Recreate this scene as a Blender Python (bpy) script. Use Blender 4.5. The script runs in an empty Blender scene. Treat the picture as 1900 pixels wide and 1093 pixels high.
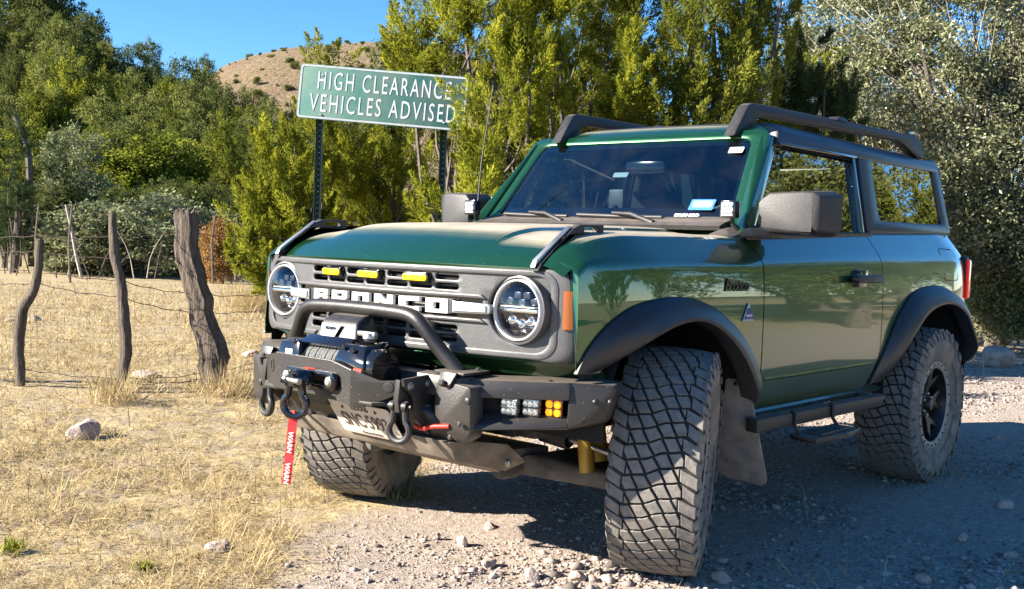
import bpy, bmesh, math, random
import numpy as np
from mathutils import Matrix, Vector
random.seed(7); RNG = np.random.default_rng(11)
scene = bpy.context.scene
COL = scene.collection
R = math.radians

# ---------------------------------------------------------------- camera
CAM = Vector((3.5126, 3.0083, 1.2239))
RIGHT = Vector((-0.64802263, 0.76071895, 0.03705865))
UP = Vector((-0.0104875, -0.05756566, 0.99828664))
FWD = Vector((-0.76154887, -0.64652368, -0.04528189))
FPX = 1995.0            # focal length in pixels of a 1900 px wide picture
cam_data = bpy.data.cameras.new('camera'); cam = bpy.data.objects.new('camera', cam_data); COL.objects.link(cam)
cam_data.sensor_width = 36.0; cam_data.lens = 36.0 * FPX / 1900.0
cam_data.clip_start = 0.05; cam_data.clip_end = 5000
m = Matrix((RIGHT, UP, -FWD)).transposed().to_4x4(); m.translation = CAM
cam.matrix_world = m
scene.camera = cam
# ---------------------------------------------------------------- sky, sun, exposure
SUN_AZ = Vector((0.80, -0.60, 0)).normalized(); SUN_EL = R(26.5)
world = bpy.data.worlds.new('World'); scene.world = world; world.use_nodes = True
wn = world.node_tree; bg = wn.nodes['Background']
sky_tex = wn.nodes.new('ShaderNodeTexSky'); sky_tex.sky_type = 'NISHITA'; sky_tex.sun_disc = False
sky_tex.sun_elevation = SUN_EL; sky_tex.sun_rotation = math.atan2(SUN_AZ.x, SUN_AZ.y)
sky_tex.altitude = 1500; sky_tex.air_density = 1.0; sky_tex.dust_density = 0.0; sky_tex.ozone_density = 4.0
hs = wn.nodes.new('ShaderNodeHueSaturation'); hs.inputs['Saturation'].default_value = 1.22
wn.links.new(sky_tex.outputs[0], hs.inputs['Color']); wn.links.new(hs.outputs[0], bg.inputs[0]); bg.inputs[1].default_value = 0.068
sd = bpy.data.lights.new('sun', 'SUN'); sd.energy = 5.0; sd.angle = R(0.53); sd.color = (1.0, 0.91, 0.78)
sun = bpy.data.objects.new('sun', sd); COL.objects.link(sun); sun.location = (10, -10, 12)
to_sun = (SUN_AZ * math.cos(SUN_EL) + Vector((0, 0, math.sin(SUN_EL)))).normalized()
sun.rotation_euler = to_sun.to_track_quat('Z', 'Y').to_euler()
vs = scene.view_settings; vs.view_transform = 'Standard'; vs.look = 'None'; vs.exposure = 1.92; vs.gamma = 1.0; vs.use_curve_mapping = False
scene.render.engine = 'CYCLES'
cy = scene.cycles; cy.max_bounces = 8; cy.diffuse_bounces = 3; cy.glossy_bounces = 4; cy.transmission_bounces = 6; cy.transparent_max_bounces = 12
cy.use_denoising = True; cy.caustics_reflective = False; cy.caustics_refractive = False

def at(px, py, depth):
    """world point seen at a pixel of the 1900 px wide photograph, at a depth along the view axis"""
    return CAM + (FWD + RIGHT * ((px - 950) / FPX) - UP * ((py - 546.5) / FPX)) * depth
def on_ground(px, py, z=0.0):
    d = FWD + RIGHT * ((px - 950) / FPX) - UP * ((py - 546.5) / FPX)
    return CAM + d * ((z - CAM.z) / d.z)
def ud(x, y):
    """(sideways, depth) of a ground position seen from where the camera stands"""
    dx = x - CAM.x; dy = y - CAM.y
    return dx * -0.6485 + dy * 0.7612, dx * -0.7623 + dy * -0.6472

# ---------------------------------------------------------------- materials
MATS = {}
def node_mat(name):
    mt = bpy.data.materials.new(name); mt.use_nodes = True; MATS[name] = mt
    nt = mt.node_tree
    return mt, nt, nt.nodes['Principled BSDF']
def N(nt, t, **kw):
    n = nt.nodes.new(t)
    for k, v in kw.items():
        if k in n.inputs: n.inputs[k].default_value = v
        else: setattr(n, k, v)
    return n
def ramp(nt, src, stops):
    r = nt.nodes.new('ShaderNodeValToRGB'); nt.links.new(src, r.inputs[0])
    el = r.color_ramp.elements
    while len(el) < len(stops): el.new(0.5)
    for e, (p, c) in zip(el, stops): e.position = p; e.color = (*c, 1) if len(c) == 3 else c
    return r
def mixc(nt, fac, a, b, blend='MIX'):
    n = nt.nodes.new('ShaderNodeMix'); n.data_type = 'RGBA'; n.blend_type = blend
    for s, v in ((n.inputs[0], fac), (n.inputs[6], a), (n.inputs[7], b)):
        if hasattr(v, 'is_linked') or hasattr(v, 'links'): nt.links.new(v, s)
        else: s.default_value = v if not isinstance(v, tuple) else ((*v, 1) if len(v) == 3 else v)
    return n.outputs[2]
def math_n(nt, op, a, b=0.0, clamp=False):
    n = nt.nodes.new('ShaderNodeMath'); n.operation = op; n.use_clamp = clamp
    for s, v in ((n.inputs[0], a), (n.inputs[1], b)):
        if hasattr(v, 'links'): nt.links.new(v, s)
        else: s.default_value = v
    return n.outputs[0]
def noise(nt, scale, detail=4, rough=.55, vec=None):
    n = N(nt, 'ShaderNodeTexNoise', Scale=scale, Detail=detail, Roughness=rough)
    tc = nt.nodes.new('ShaderNodeTexCoord') if vec is None else None
    nt.links.new(tc.outputs['Object'] if vec is None else vec, n.inputs['Vector'])
    return n
def bump(nt, p, h, strength=.3, dist=.01):
    b = N(nt, 'ShaderNodeBump', Strength=strength, Distance=dist); nt.links.new(h, b.inputs['Height']); nt.links.new(b.outputs[0], p.inputs['Normal']); return b
DUST = (.40, .33, .255)
def dusty(name, base, rough=.5, metal=0.0, dust=.15, scale=9, coat=0.0, bumpy=0.0, updust=0.0, spec=.5, lowdust=0.0, speck=.0):
    """paint / plastic with settled dust: mottled everywhere, more where the face looks up and low on the body"""
    mt, nt, p = node_mat(name)
    n1 = noise(nt, scale, 6, .62); n2 = noise(nt, 140, 2, .5)
    f = ramp(nt, n1.outputs[0], ((.35, (0, 0, 0)), (.75, (1, 1, 1)))).outputs[0]
    f = math_n(nt, 'MULTIPLY', f, dust)
    geo = nt.nodes.new('ShaderNodeNewGeometry')
    if updust:
        sp = nt.nodes.new('ShaderNodeSeparateXYZ'); nt.links.new(geo.outputs['True Normal'], sp.inputs[0])
        up = ramp(nt, sp.outputs[2], ((.895, (0, 0, 0)), (.97, (1, 1, 1)))).outputs[0]
        up = math_n(nt, 'MULTIPLY', up, updust)
        mod = math_n(nt, 'MULTIPLY_ADD', n1.outputs[0], .9); mod.node.inputs[2].default_value = .5
        f = math_n(nt, 'ADD', f, math_n(nt, 'MULTIPLY', up, mod))
    if lowdust:
        sp2 = nt.nodes.new('ShaderNodeSeparateXYZ'); nt.links.new(geo.outputs['Position'], sp2.inputs[0])
        low = ramp(nt, math_n(nt, 'ADD', sp2.outputs[2], math_n(nt, 'MULTIPLY', n1.outputs[0], .25)), ((.55, (1, 1, 1)), (1.05, (0, 0, 0)))).outputs[0]
        f = math_n(nt, 'ADD', f, math_n(nt, 'MULTIPLY', low, lowdust))
    if speck:
        v = N(nt, 'ShaderNodeTexVoronoi', Scale=75.0); tc = nt.nodes.new('ShaderNodeTexCoord'); nt.links.new(tc.outputs['Object'], v.inputs['Vector'])
        s = ramp(nt, v.outputs['Distance'], ((.10, (1, 1, 1)), (.17, (0, 0, 0)))).outputs[0]
        sp3 = nt.nodes.new('ShaderNodeSeparateColor'); nt.links.new(v.outputs['Color'], sp3.inputs[0])
        keep = math_n(nt, 'GREATER_THAN', sp3.outputs[0], .86)
        f = math_n(nt, 'ADD', f, math_n(nt, 'MULTIPLY', math_n(nt, 'MULTIPLY', s, keep), speck))
    f = math_n(nt, 'MINIMUM', f, .95)
    nt.links.new(mixc(nt, f, base, DUST), p.inputs['Base Color'])
    rr = math_n(nt, 'MULTIPLY_ADD', f, .85 - rough); rr.node.inputs[2].default_value = rough
    nt.links.new(rr, p.inputs['Roughness'])
    inv = math_n(nt, 'SUBTRACT', 1.0, f, True)
    nt.links.new(math_n(nt, 'MULTIPLY', inv, metal), p.inputs['Metallic'])
    p.inputs['Specular IOR Level'].default_value = spec
    if coat:
        cw = math_n(nt, 'MULTIPLY', math_n(nt, 'POWER', inv, 2.0), coat); nt.links.new(cw, p.inputs['Coat Weight']); p.inputs['Coat Roughness'].default_value = .02; p.inputs['Coat IOR'].default_value = 1.75
    if bumpy: bump(nt, p, n2.outputs[0], bumpy, .002)
    return mt
def plain(name, color, rough=.5, metal=0.0, emit=None, estr=0.0, var=.0, scale=20, coat=0.0):
    mt, nt, p = node_mat(name)
    if var:
        n = noise(nt, scale, 5)
        d = tuple(c * (1 - var) for c in color); l = tuple(min(1, c * (1 + var)) for c in color)
        nt.links.new(ramp(nt, n.outputs[0], ((.3, d), (.7, l))).outputs[0], p.inputs['Base Color'])
    else: p.inputs['Base Color'].default_value = (*color, 1)
    p.inputs['Roughness'].default_value = rough; p.inputs['Metallic'].default_value = metal; p.inputs['Coat Weight'].default_value = coat
    if emit: p.inputs['Emission Color'].default_value = (*emit, 1); p.inputs['Emission Strength'].default_value = estr
    return mt
def glass(name, tint, rough=.0, refl=1.0):
    """thin pane: tinted see-through plus a mirror reflection that grows at grazing angles"""
    mt, nt, p = node_mat(name); nt.nodes.remove(p); out = nt.nodes['Material Output']
    tr = nt.nodes.new('ShaderNodeBsdfTransparent'); tr.inputs[0].default_value = (*tint, 1)
    gl = nt.nodes.new('ShaderNodeBsdfGlossy'); gl.inputs['Roughness'].default_value = rough; gl.inputs[0].default_value = (1, 1, 1, 1)
    lw = nt.nodes.new('ShaderNodeLayerWeight'); lw.inputs[0].default_value = .5      # same from both sides of the sheet
    fr = math_n(nt, 'MULTIPLY_ADD', math_n(nt, 'POWER', lw.outputs['Facing'], 4.0), .94); fr.node.inputs[2].default_value = .06
    f = math_n(nt, 'MULTIPLY', fr, refl, True)
    n1 = noise(nt, 3.5, 6, .6); n1.inputs['Distortion'].default_value = .6
    df = nt.nodes.new('ShaderNodeBsdfDiffuse'); df.inputs[0].default_value = (.55, .5, .42, 1)
    mx = nt.nodes.new('ShaderNodeMixShader'); nt.links.new(f, mx.inputs[0]); nt.links.new(tr.outputs[0], mx.inputs[1]); nt.links.new(gl.outputs[0], mx.inputs[2])
    m2 = nt.nodes.new('ShaderNodeMixShader'); nt.links.new(math_n(nt, 'MULTIPLY', ramp(nt, n1.outputs[0], ((.45, (0, 0, 0)), (.8, (1, 1, 1)))).outputs[0], .012), m2.inputs[0])
    nt.links.new(mx.outputs[0], m2.inputs[1]); nt.links.new(df.outputs[0], m2.inputs[2])
    nt.links.new(m2.outputs[0], out.inputs[0])
    return mt

PAINT = dusty('green_paint', (.009, .072, .018), rough=.28, metal=.6, dust=.015, scale=5, coat=1.0, updust=.88, lowdust=.20, speck=.35)
BLACK = dusty('black_plastic', (.014, .014, .0165), rough=.5, dust=.05, scale=14, bumpy=.25, updust=.25, speck=.35)
FLARE = dusty('flare_plastic', (.016, .017, .021), rough=.42, dust=.03, scale=6, bumpy=.12, lowdust=.10, speck=.12)
TOPBLK = dusty('hardtop_black', (.018, .020, .027), rough=.36, dust=.02, scale=6, bumpy=.10, updust=.12)
POWDER = dusty('powdercoat_black', (.011, .011, .012), rough=.40, dust=.035, scale=12, bumpy=.35, updust=.22, speck=.35, lowdust=.07)
GRILLE = dusty('grille_grey', (.085, .087, .092), rough=.46, metal=.3, dust=.05, scale=16, bumpy=.3, updust=.35, speck=.35)
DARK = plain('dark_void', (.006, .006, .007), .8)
UNDER = dusty('underbody', (.03, .03, .03), rough=.7, dust=.35, scale=12)
SKID = dusty('dusty_skid_steel', (.10, .085, .07), rough=.7, metal=.3, dust=.75, scale=7)
FLAPM = dusty('dusty_rubber_flap', (.19, .17, .155), rough=.8, dust=.85, scale=18, bumpy=.3)
TYRE = dusty('tyre_rubber', (.045, .045, .046), rough=.75, dust=.75, scale=25, bumpy=.35, spec=.25)
SIDEW = dusty('tyre_sidewall', (.14, .13, .12), rough=.8, dust=.9, scale=10, bumpy=.25, spec=.2)
TREADM = dusty('tyre_tread_blocks', (.13, .128, .126), rough=.72, dust=.5, scale=30, bumpy=.45, spec=.3)
GROOVE = dusty('tyre_groove_shaded_rubber', (.016, .016, .016), rough=.8, dust=.12, scale=30, spec=.2)  # black rubber with little dust, tone also carries the shade between tread blocks
RIMB = dusty('black_alloy', (.012, .012, .013), rough=.32, metal=.2, dust=.12, scale=10)
RIMG = dusty('grey_bead_ring', (.30, .29, .28), rough=.5, metal=.5, dust=.6, scale=12)
CHROME = plain('chrome', (.8, .8, .82), .12, 1.0)
STEEL = plain('dull_steel', (.45, .44, .42), .42, 1.0, var=.2)
WHITE = plain('white_lettering', (.74, .74, .72), .45)
GLOSSB = plain('gloss_black', (.008, .008, .010), .12, coat=.6)
AMBERL = plain('amber_lens', (.70, .26, .01), .2, emit=(1, .42, .01), estr=.30)
YELLOWL = plain('yellow_lamp_lens', (.80, .50, .005), .3, emit=(1, .72, .0), estr=.20)
MARKER = plain('orange_marker', (.36, .10, .02), .22, coat=.8)
FOGAMB = plain('lit_amber_led', (.45, .13, .005), .3, emit=(1, .25, .0), estr=.08)
REDL = plain('tail_red', (.6, .015, .012), .18, coat=1.0, emit=(1, .02, .01), estr=.12)
REDSTR = plain('red_webbing', (.62, .02, .03), .75, var=.2, scale=90)
REDW = plain('red_rope', (.7, .03, .02), .5)
ROPE = plain('grey_rope', (.14, .14, .135), .85, var=.5, scale=160)
GOLD = dusty('gold_shock', (.52, .30, .03), rough=.45, metal=.3, dust=.25, scale=12)
DRL = plain('drl_ring', (.50, .51, .53), .25, emit=(1, 1, 1), estr=.04)
PLATEM = plain('plate_cream', (.62, .55, .47), .55, var=.08)
PLATET = plain('plate_ink', (.10, .08, .07), .6)
SEAT = plain('seat_cloth', (.035, .036, .038), .8, var=.3)
WS_GLASS = glass('windshield_glass', (.50, .62, .66), refl=1.5)
SIDE_GLASS = glass('rear_side_glass', (.04, .05, .05), refl=1.8); DOOR_GLASS = glass('door_glass', (.26, .31, .30), refl=2.3)
LENS = glass('headlamp_lens', (.92, .94, .96), refl=1.0)

# ---------------------------------------------------------------- mesh helpers
def link(name, me, mat=None, parent=None, label=None):
    o = bpy.data.objects.new(name, me); COL.objects.link(o)
    if mat is not None and me is not None and len(me.materials) == 0: me.materials.append(mat)
    if parent is not None: o.parent = parent
    if label: o['label'] = label
    return o
def tag(o, label=None, cat=None, group=None, kind=None):
    for k, v in (('label', label), ('category', cat), ('group', group), ('kind', kind)):
        if v: o[k] = v
    return o
def empty(name, loc=(0, 0, 0), label=None, cat=None, group=None):
    o = bpy.data.objects.new(name, None); COL.objects.link(o); o.location = loc; o.empty_display_size = .2
    return tag(o, label, cat, group)
def smooth(me, ang=35):
    me.shade_smooth(); me.set_sharp_from_angle(angle=R(ang)); return me
def from_bm(bm, ang=35, rec=True):
    if rec: bmesh.ops.recalc_face_normals(bm, faces=bm.faces)
    me = bpy.data.meshes.new('m'); bm.to_mesh(me); bm.free(); return smooth(me, ang)
def np_mesh(verts, faces, tint=None, smooth_=False):
    """fast mesh from numpy arrays with equal-sided faces"""
    me = bpy.data.meshes.new('m'); nv = len(verts); nf, k = faces.shape
    me.vertices.add(nv); me.vertices.foreach_set('co', np.ascontiguousarray(verts, dtype=np.float32).ravel())
    me.loops.add(nf * k); me.loops.foreach_set('vertex_index', np.ascontiguousarray(faces, dtype=np.int32).ravel())
    me.polygons.add(nf); me.polygons.foreach_set('loop_start', np.arange(nf, dtype=np.int32) * k)
    if tint is not None:
        a = me.attributes.new('tint', 'FLOAT', 'FACE'); a.data.foreach_set('value', np.ascontiguousarray(tint, dtype=np.float32))
    me.update(calc_edges=True)
    if smooth_: me.shade_smooth()
    return me
def grid_mesh(P, close_u=False, ang=40, thick=0.0):
    """P: array (nu, nv, 3) of points -> quad sheet, optionally thickened"""
    P = np.asarray(P, float); nu, nv = P.shape[:2]
    bm = bmesh.new(); vs_ = [[bm.verts.new(P[i, j]) for j in range(nv)] for i in range(nu)]
    for i in range(nu if close_u else nu - 1):
        for j in range(nv - 1):
            a = [vs_[i][j], vs_[(i + 1) % nu][j], vs_[(i + 1) % nu][j + 1], vs_[i][j + 1]]
            if len({tuple(np.round(v.co, 6)) for v in a}) < 3: continue
            try: bm.faces.new(a)
            except ValueError: pass
    bmesh.ops.remove_doubles(bm, verts=bm.verts, dist=1e-6)
    bmesh.ops.recalc_face_normals(bm, faces=bm.faces)
    if thick: bmesh.ops.solidify(bm, geom=list(bm.faces), thickness=thick)
    return from_bm(bm, ang, rec=bool(thick))
def box(size, bev=.005, seg=2, loc=(0, 0, 0), rot=None, taper=None):
    bm = bmesh.new(); bmesh.ops.create_cube(bm, size=1.0)
    for v in bm.verts:
        v.co = Vector((v.co.x * size[0], v.co.y * size[1], v.co.z * size[2]))
        if taper and v.co.z > 0: v.co.x *= taper[0]; v.co.y *= taper[1]
    if bev: bmesh.ops.bevel(bm, geom=list(bm.edges), offset=bev, segments=seg, profile=.6, affect='EDGES')
    mt = Matrix.Translation(loc)
    if rot is not None: mt = mt @ rot.to_4x4()
    bm.transform(mt)
    return from_bm(bm)
def hull(pts, bev=.006, seg=2):
    bm = bmesh.new()
    for p in pts: bm.verts.new(p)
    r = bmesh.ops.convex_hull(bm, input=bm.verts)
    bmesh.ops.delete(bm, geom=[v for v in bm.verts if not v.link_faces], context='VERTS')
    bmesh.ops.dissolve_limit(bm, angle_limit=R(3), verts=bm.verts, edges=bm.edges)
    if bev: bmesh.ops.bevel(bm, geom=list(bm.edges), offset=bev, segments=seg, profile=.6, affect='EDGES', clamp_overlap=True)
    return from_bm(bm)
def tube(pts, rad, seg=10, cap=True, smooth_path=0):
    pts = [Vector(p) for p in pts]
    rads = list(rad) if hasattr(rad, '__len__') else [rad] * len(pts)
    for _ in range(smooth_path):
        q = [pts[0]]; rr = [rads[0]]
        for i in range(len(pts) - 1):
            a, b = pts[i], pts[i + 1]
            q += [a.lerp(b, .25), a.lerp(b, .75)]; rr += [rads[i] * .75 + rads[i + 1] * .25, rads[i] * .25 + rads[i + 1] * .75]
        q.append(pts[-1]); rr.append(rads[-1]); pts, rads = q, rr
    bm = bmesh.new(); rings = []; prev = None
    for i, p in enumerate(pts):
        t = (pts[min(i + 1, len(pts) - 1)] - pts[max(i - 1, 0)])
        t = t.normalized() if t.length > 1e-9 else Vector((0, 0, 1))
        if prev is None: a = t.orthogonal().normalized()
        else: a = (prev - t * prev.dot(t)).normalized()
        prev = a; b = t.cross(a)
        rings.append([bm.verts.new(p + (a * math.cos(2 * math.pi * k / seg) + b * math.sin(2 * math.pi * k / seg)) * rads[i]) for k in range(seg)])
    for i in range(len(rings) - 1):
        for k in range(seg): bm.faces.new((rings[i][k], rings[i][(k + 1) % seg], rings[i + 1][(k + 1) % seg], rings[i + 1][k]))
    if cap:
        bm.faces.new(rings[0][::-1]); bm.faces.new(rings[-1])
    return from_bm(bm, 50)
def lathe(prof, seg=40, axis='y', closed=False, a0=0, a1=2 * math.pi):
    """prof: (radius, along) pairs turned round the y axis (or x / z)"""
    full = abs(a1 - a0 - 2 * math.pi) < 1e-6; n = seg if full else seg + 1
    P = np.zeros((n, len(prof), 3))
    for i in range(n):
        a = a0 + (a1 - a0) * i / seg; c, s = math.cos(a), math.sin(a)
        for j, (r, h) in enumerate(prof):
            P[i, j] = (r * c, h, r * s) if axis == 'y' else ((h, r * c, r * s) if axis == 'x' else (r * c, r * s, h))
    return grid_mesh(P, close_u=full, ang=38)
def join(meshes):
    bm = bmesh.new()
    for me in meshes: bm.from_mesh(me)
    out = bpy.data.meshes.new('m'); bm.to_mesh(out); bm.free(); return smooth(out)
def xf(me, mat): me.transform(mat); return me
def moved(me, loc, rot=None):
    return xf(me, Matrix.Translation(loc) @ (rot.to_4x4() if rot is not None else Matrix.Identity(4)))
def mirror_y(me):
    o = me.copy(); o.transform(Matrix.Scale(-1, 4, (0, 1, 0))); o.flip_normals(); return o
def both(name, me, mat, parent):
    a = link(name, me, mat, parent); b = link(name, mirror_y(me), None, parent); return a, b
def plate2d(outlines, depth, bev=0.0, shift=True):
    """flat plate with holes from closed outlines in its own (u, v) plane, centred on w = 0"""
    cu = bpy.data.curves.new('tmp', 'CURVE'); cu.dimensions = '2D'; cu.fill_mode = 'BOTH'
    if depth == 0: cu.fill_mode = 'FRONT'
    cu.extrude = max(depth / 2 - bev, 0); cu.bevel_depth = bev; cu.bevel_resolution = 1
    if bev: cu.offset = -bev
    for o in outlines:
        sp = cu.splines.new('POLY'); sp.points.add(len(o) - 1); sp.use_cyclic_u = True
        for p, c in zip(sp.points, o): p.co = (c[0], c[1], 0, 1)
    ob = bpy.data.objects.new('tmp', cu); me = bpy.data.meshes.new_from_object(ob)
    bpy.data.objects.remove(ob); bpy.data.curves.remove(cu)
    bm = bmesh.new(); bm.from_mesh(me); bmesh.ops.remove_doubles(bm, verts=bm.verts, dist=1e-5)
    bpy.data.meshes.remove(me)
    return from_bm(bm, 30)
def frame_m(origin, u, v):
    u = Vector(u).normalized(); v = Vector(v); w = u.cross(v).normalized(); v = w.cross(u)
    mt = Matrix((u, v, w)).transposed().to_4x4(); mt.translation = Vector(origin); return mt
def rrect(x0, x1, y0, y1, r, n=5):
    o = []
    for cx, cy_, a in ((x1 - r, y1 - r, 0), (x0 + r, y1 - r, 90), (x0 + r, y0 + r, 180), (x1 - r, y0 + r, 270)):
        for k in range(n + 1):
            t = R(a + 90 * k / n); o.append((cx + r * math.cos(t), cy_ + r * math.sin(t)))
    return o
def circle(cx, cy_, r, n=28): return [(cx + r * math.cos(2 * math.pi * k / n), cy_ + r * math.sin(2 * math.pi * k / n)) for k in range(n)]
def text_mesh(s, size, depth=.002, shear=0, bold=0.0, spacing=1.0, xscale=1.0, align='CENTER'):
    cu = bpy.data.curves.new('tmp', 'FONT'); cu.body = s; cu.size = size; cu.extrude = depth / 2; cu.align_x = align; cu.align_y = 'CENTER'
    cu.shear = shear; cu.offset = bold; cu.space_character = spacing; cu.resolution_u = 3
    ob = bpy.data.objects.new('tmp', cu); me = bpy.data.meshes.new_from_object(ob)
    bpy.data.objects.remove(ob); bpy.data.curves.remove(cu)
    if xscale != 1.0: me.transform(Matrix.Scale(xscale, 4, (1, 0, 0)))
    return me
def interp(x, pts):
    xs = [p[0] for p in pts]; ys = [p[1] for p in pts]
    return float(np.interp(x, xs, ys))
def spl(x, pts):
    """smooth monotone-ish interpolation through points sorted by x"""
    xs = np.array([p[0] for p in pts]); ys = np.array([p[1] for p in pts])
    d = np.gradient(ys, xs); x = min(max(x, xs[0]), xs[-1])
    i = min(max(int(np.searchsorted(xs, x)) - 1, 0), len(xs) - 2); h = xs[i + 1] - xs[i]; t = (x - xs[i]) / h
    return float((2*t**3-3*t**2+1)*ys[i] + (t**3-2*t**2+t)*h*d[i] + (-2*t**3+3*t**2)*ys[i+1] + (t**3-t**2)*h*d[i+1])
# ================================================================ the off-road vehicle (x forward, y to its left, z up; front axle at x = 0)
car = empty('parked_suv', (0, 0, 0), 'dark green two-door off-road SUV with black winch bumper parked on the gravel', 'suv')
sst = lambda t: (lambda q: q * q * (3 - 2 * q))(min(max(t, 0), 1))
ZB = [(-3.35, 1.388), (-1.9, 1.345), (-.6, 1.292), (.1, 1.278), (.36, 1.270), (.47, 1.255), (.55, 1.230), (.61, 1.196), (.67, 1.148)]
def zb(x): return spl(x, ZB)
def zc(x): return min(1.183 - .014 * x, zb(x) - .035)
def yout(x):
    return .905 - .062 * max(0, (x - .15) / .52) ** 2 - .06 * max(0, (-2.95 - x) / .42) ** 2
def side_y(x, z):
    yo = yout(x); b = zb(x); c = zc(x); yt = .80 - (.905 - yo) * .6
    yl = yo - .045 * max(0, (.8 - z) / .28) ** 2 - .012 * max(0, (z - .95) / .25) ** 2
    ys = yt + (b - z) * (yo - .008 - yt) / (b - c)
    a = 110.0; mn = min(yl, ys)
    return mn - math.log(math.exp(-a * (yl - mn)) + math.exp(-a * (ys - mn))) / a
def side_panel(x0, x1, nx, zlo, zhi=None, nz=34, inset=0.0, thick=-.012):
    P = []
    for i in range(nx):
        x = x0 + (x1 - x0) * i / (nx - 1); lo = zlo(x); hi = (zhi or zb)(x); row = []
        for j in range(nz):
            z = lo + (hi - lo) * j / (nz - 1); row.append((x, side_y(x, z) - inset, z))
        P.append(row)
    return grid_mesh(np.array(P), ang=60)
def cut_f(x): return .50 + .50 * math.sqrt(max(0, 1 - ((x - .06) / .575) ** 2))
def cut_r(x): return .50 + .53 * math.sqrt(max(0, 1 - ((x + 2.60) / .70) ** 2))
def lo_f(x): return max(cut_f(x), .80 if x > .06 else .575)
def lo_r(x): return max(cut_r(x), .60)
def lo_d(x): return .575 + .14 * sst((-1.70 - x) / .185) ** 2
# --- front fenders: side sheet plus rounded top running in to the hood
def fender():
    P = []
    xs = np.concatenate([np.linspace(-.592, .45, 60), np.linspace(.46, .628, 22), np.linspace(.634, .668, 8)])
    for x in xs:
        row = []; b = zb(x); lo = lo_f(x) if x < .632 else b - .025
        for j in range(34):
            z = lo + (b - lo) * j / 33; row.append((x, side_y(x, z), z))
        yt = row[-1][1]
        for t in (.12, .3, .6, 1.0):
            row.append((x, yt + (.695 - yt) * t, b + .012 * math.sin(t * 1.9) ))
        P.append(row)
    return grid_mesh(np.array(P), ang=60)
both('front_fender', fender(), PAINT, car)
dl, dr = both('door', side_panel(-1.882, -.600, 60, lo_d), PAINT, car)
def rake_rear(me):      # the rear edge leans forward above the shoulder crease
    for v in me.vertices:
        k = max(0, (v.co.z - zc(v.co.x)) / (zb(v.co.x) - zc(v.co.x))); v.co.x += .15 * min(k, 1.1) * sst((-v.co.x - 2.4) / .9)
    return me
ql, qr = both('rear_quarter_panel', rake_rear(side_panel(-3.31, -1.890, 70, lo_r)), PAINT, car)
both('rocker_panel', grid_mesh(np.array([[(x, .862, .535), (x, .878, .545), (x, .885, .560), (x, .874, .570), (x, .80, .572)] for x in np.linspace(-2.0, -.50, 12)])), PAINT, car)
both('inner_body_shade_sheet', side_panel(-3.28, .60, 90, lambda x: max(.56, cut_f(x) if abs(x - .06) < .57 else 0, cut_r(x) if abs(x + 2.6) < .69 else 0), lambda x: zb(x) - .02, 10, .016), DARK, car)  # near-black backing sheet, its colour stands in for shade inside the panel gaps
# pressed crease along the door foot, drawn as a raised ridge
both('door_crease', grid_mesh(np.array([[(x, side_y(x, .703) - .002, .690), (x, side_y(x, .703) + .0035, .697), (x, side_y(x, .708) - .001, .712)] for x in np.linspace(-1.79, -.64, 20)])), PAINT, car)
# belt trim on top of the doors and the ledge under the side glass
both('belt_trim', grid_mesh(np.array([[(x, .805, zb(x) - .006), (x, .808, zb(x) + .010), (x, .792, zb(x) + .016), (x, .76, zb(x) + .012)] for x in np.linspace(-1.94, -.60, 20)])), BLACK, car)
both('shoulder_ledge', grid_mesh(np.array([[(x, side_y(x, zb(x)), zb(x)), (x, .775, zb(x) + .012), (x, .72, zb(x) + .012)] for x in np.linspace(-3.17, -1.89, 20)])), PAINT, car)
# fuel flap outline, door handle
def ring_sheet(out, y_off, wid):
    P = []
    n = len(out); cx = sum(p[0] for p in out) / n; cz = sum(p[1] for p in out) / n
    for i in range(n + 1):
        x, z = out[i % n]; d = math.hypot(x - cx, z - cz); k = (d - wid) / d
        xi, zi = cx + (x - cx) * k, cz + (z - cz) * k
        P.append([(x, side_y(x, z) + y_off, z), (xi, side_y(xi, zi) + y_off, zi)])
    return grid_mesh(np.array(P))
ff = rrect(-3.05, -2.80, 1.115, 1.30, .035)
link('fuel_flap_seam', ring_sheet(ff, .0015, .006), DARK, car)
hz = 1.128
def handle_set():
    a = hull([(x, y, z) for x in (-1.465, -1.775) for y, z in ((.928, hz - .022), (.928, hz + .018), (.955, hz - .018), (.952, hz + .014))] + [(-1.44, .915, hz), (-1.80, .915, hz)], .006)
    b = moved(box((.11, .05, .085), .012), (-1.585, .898, hz))
    return a, b
ha, hb_ = handle_set()
for d_, mm in ((dl, 0), (dr, 1)):
    link('handle', mirror_y(ha) if mm else ha, BLACK, d_); link('handle_recess', mirror_y(hb_) if mm else hb_, GLOSSB, d_)
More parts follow.
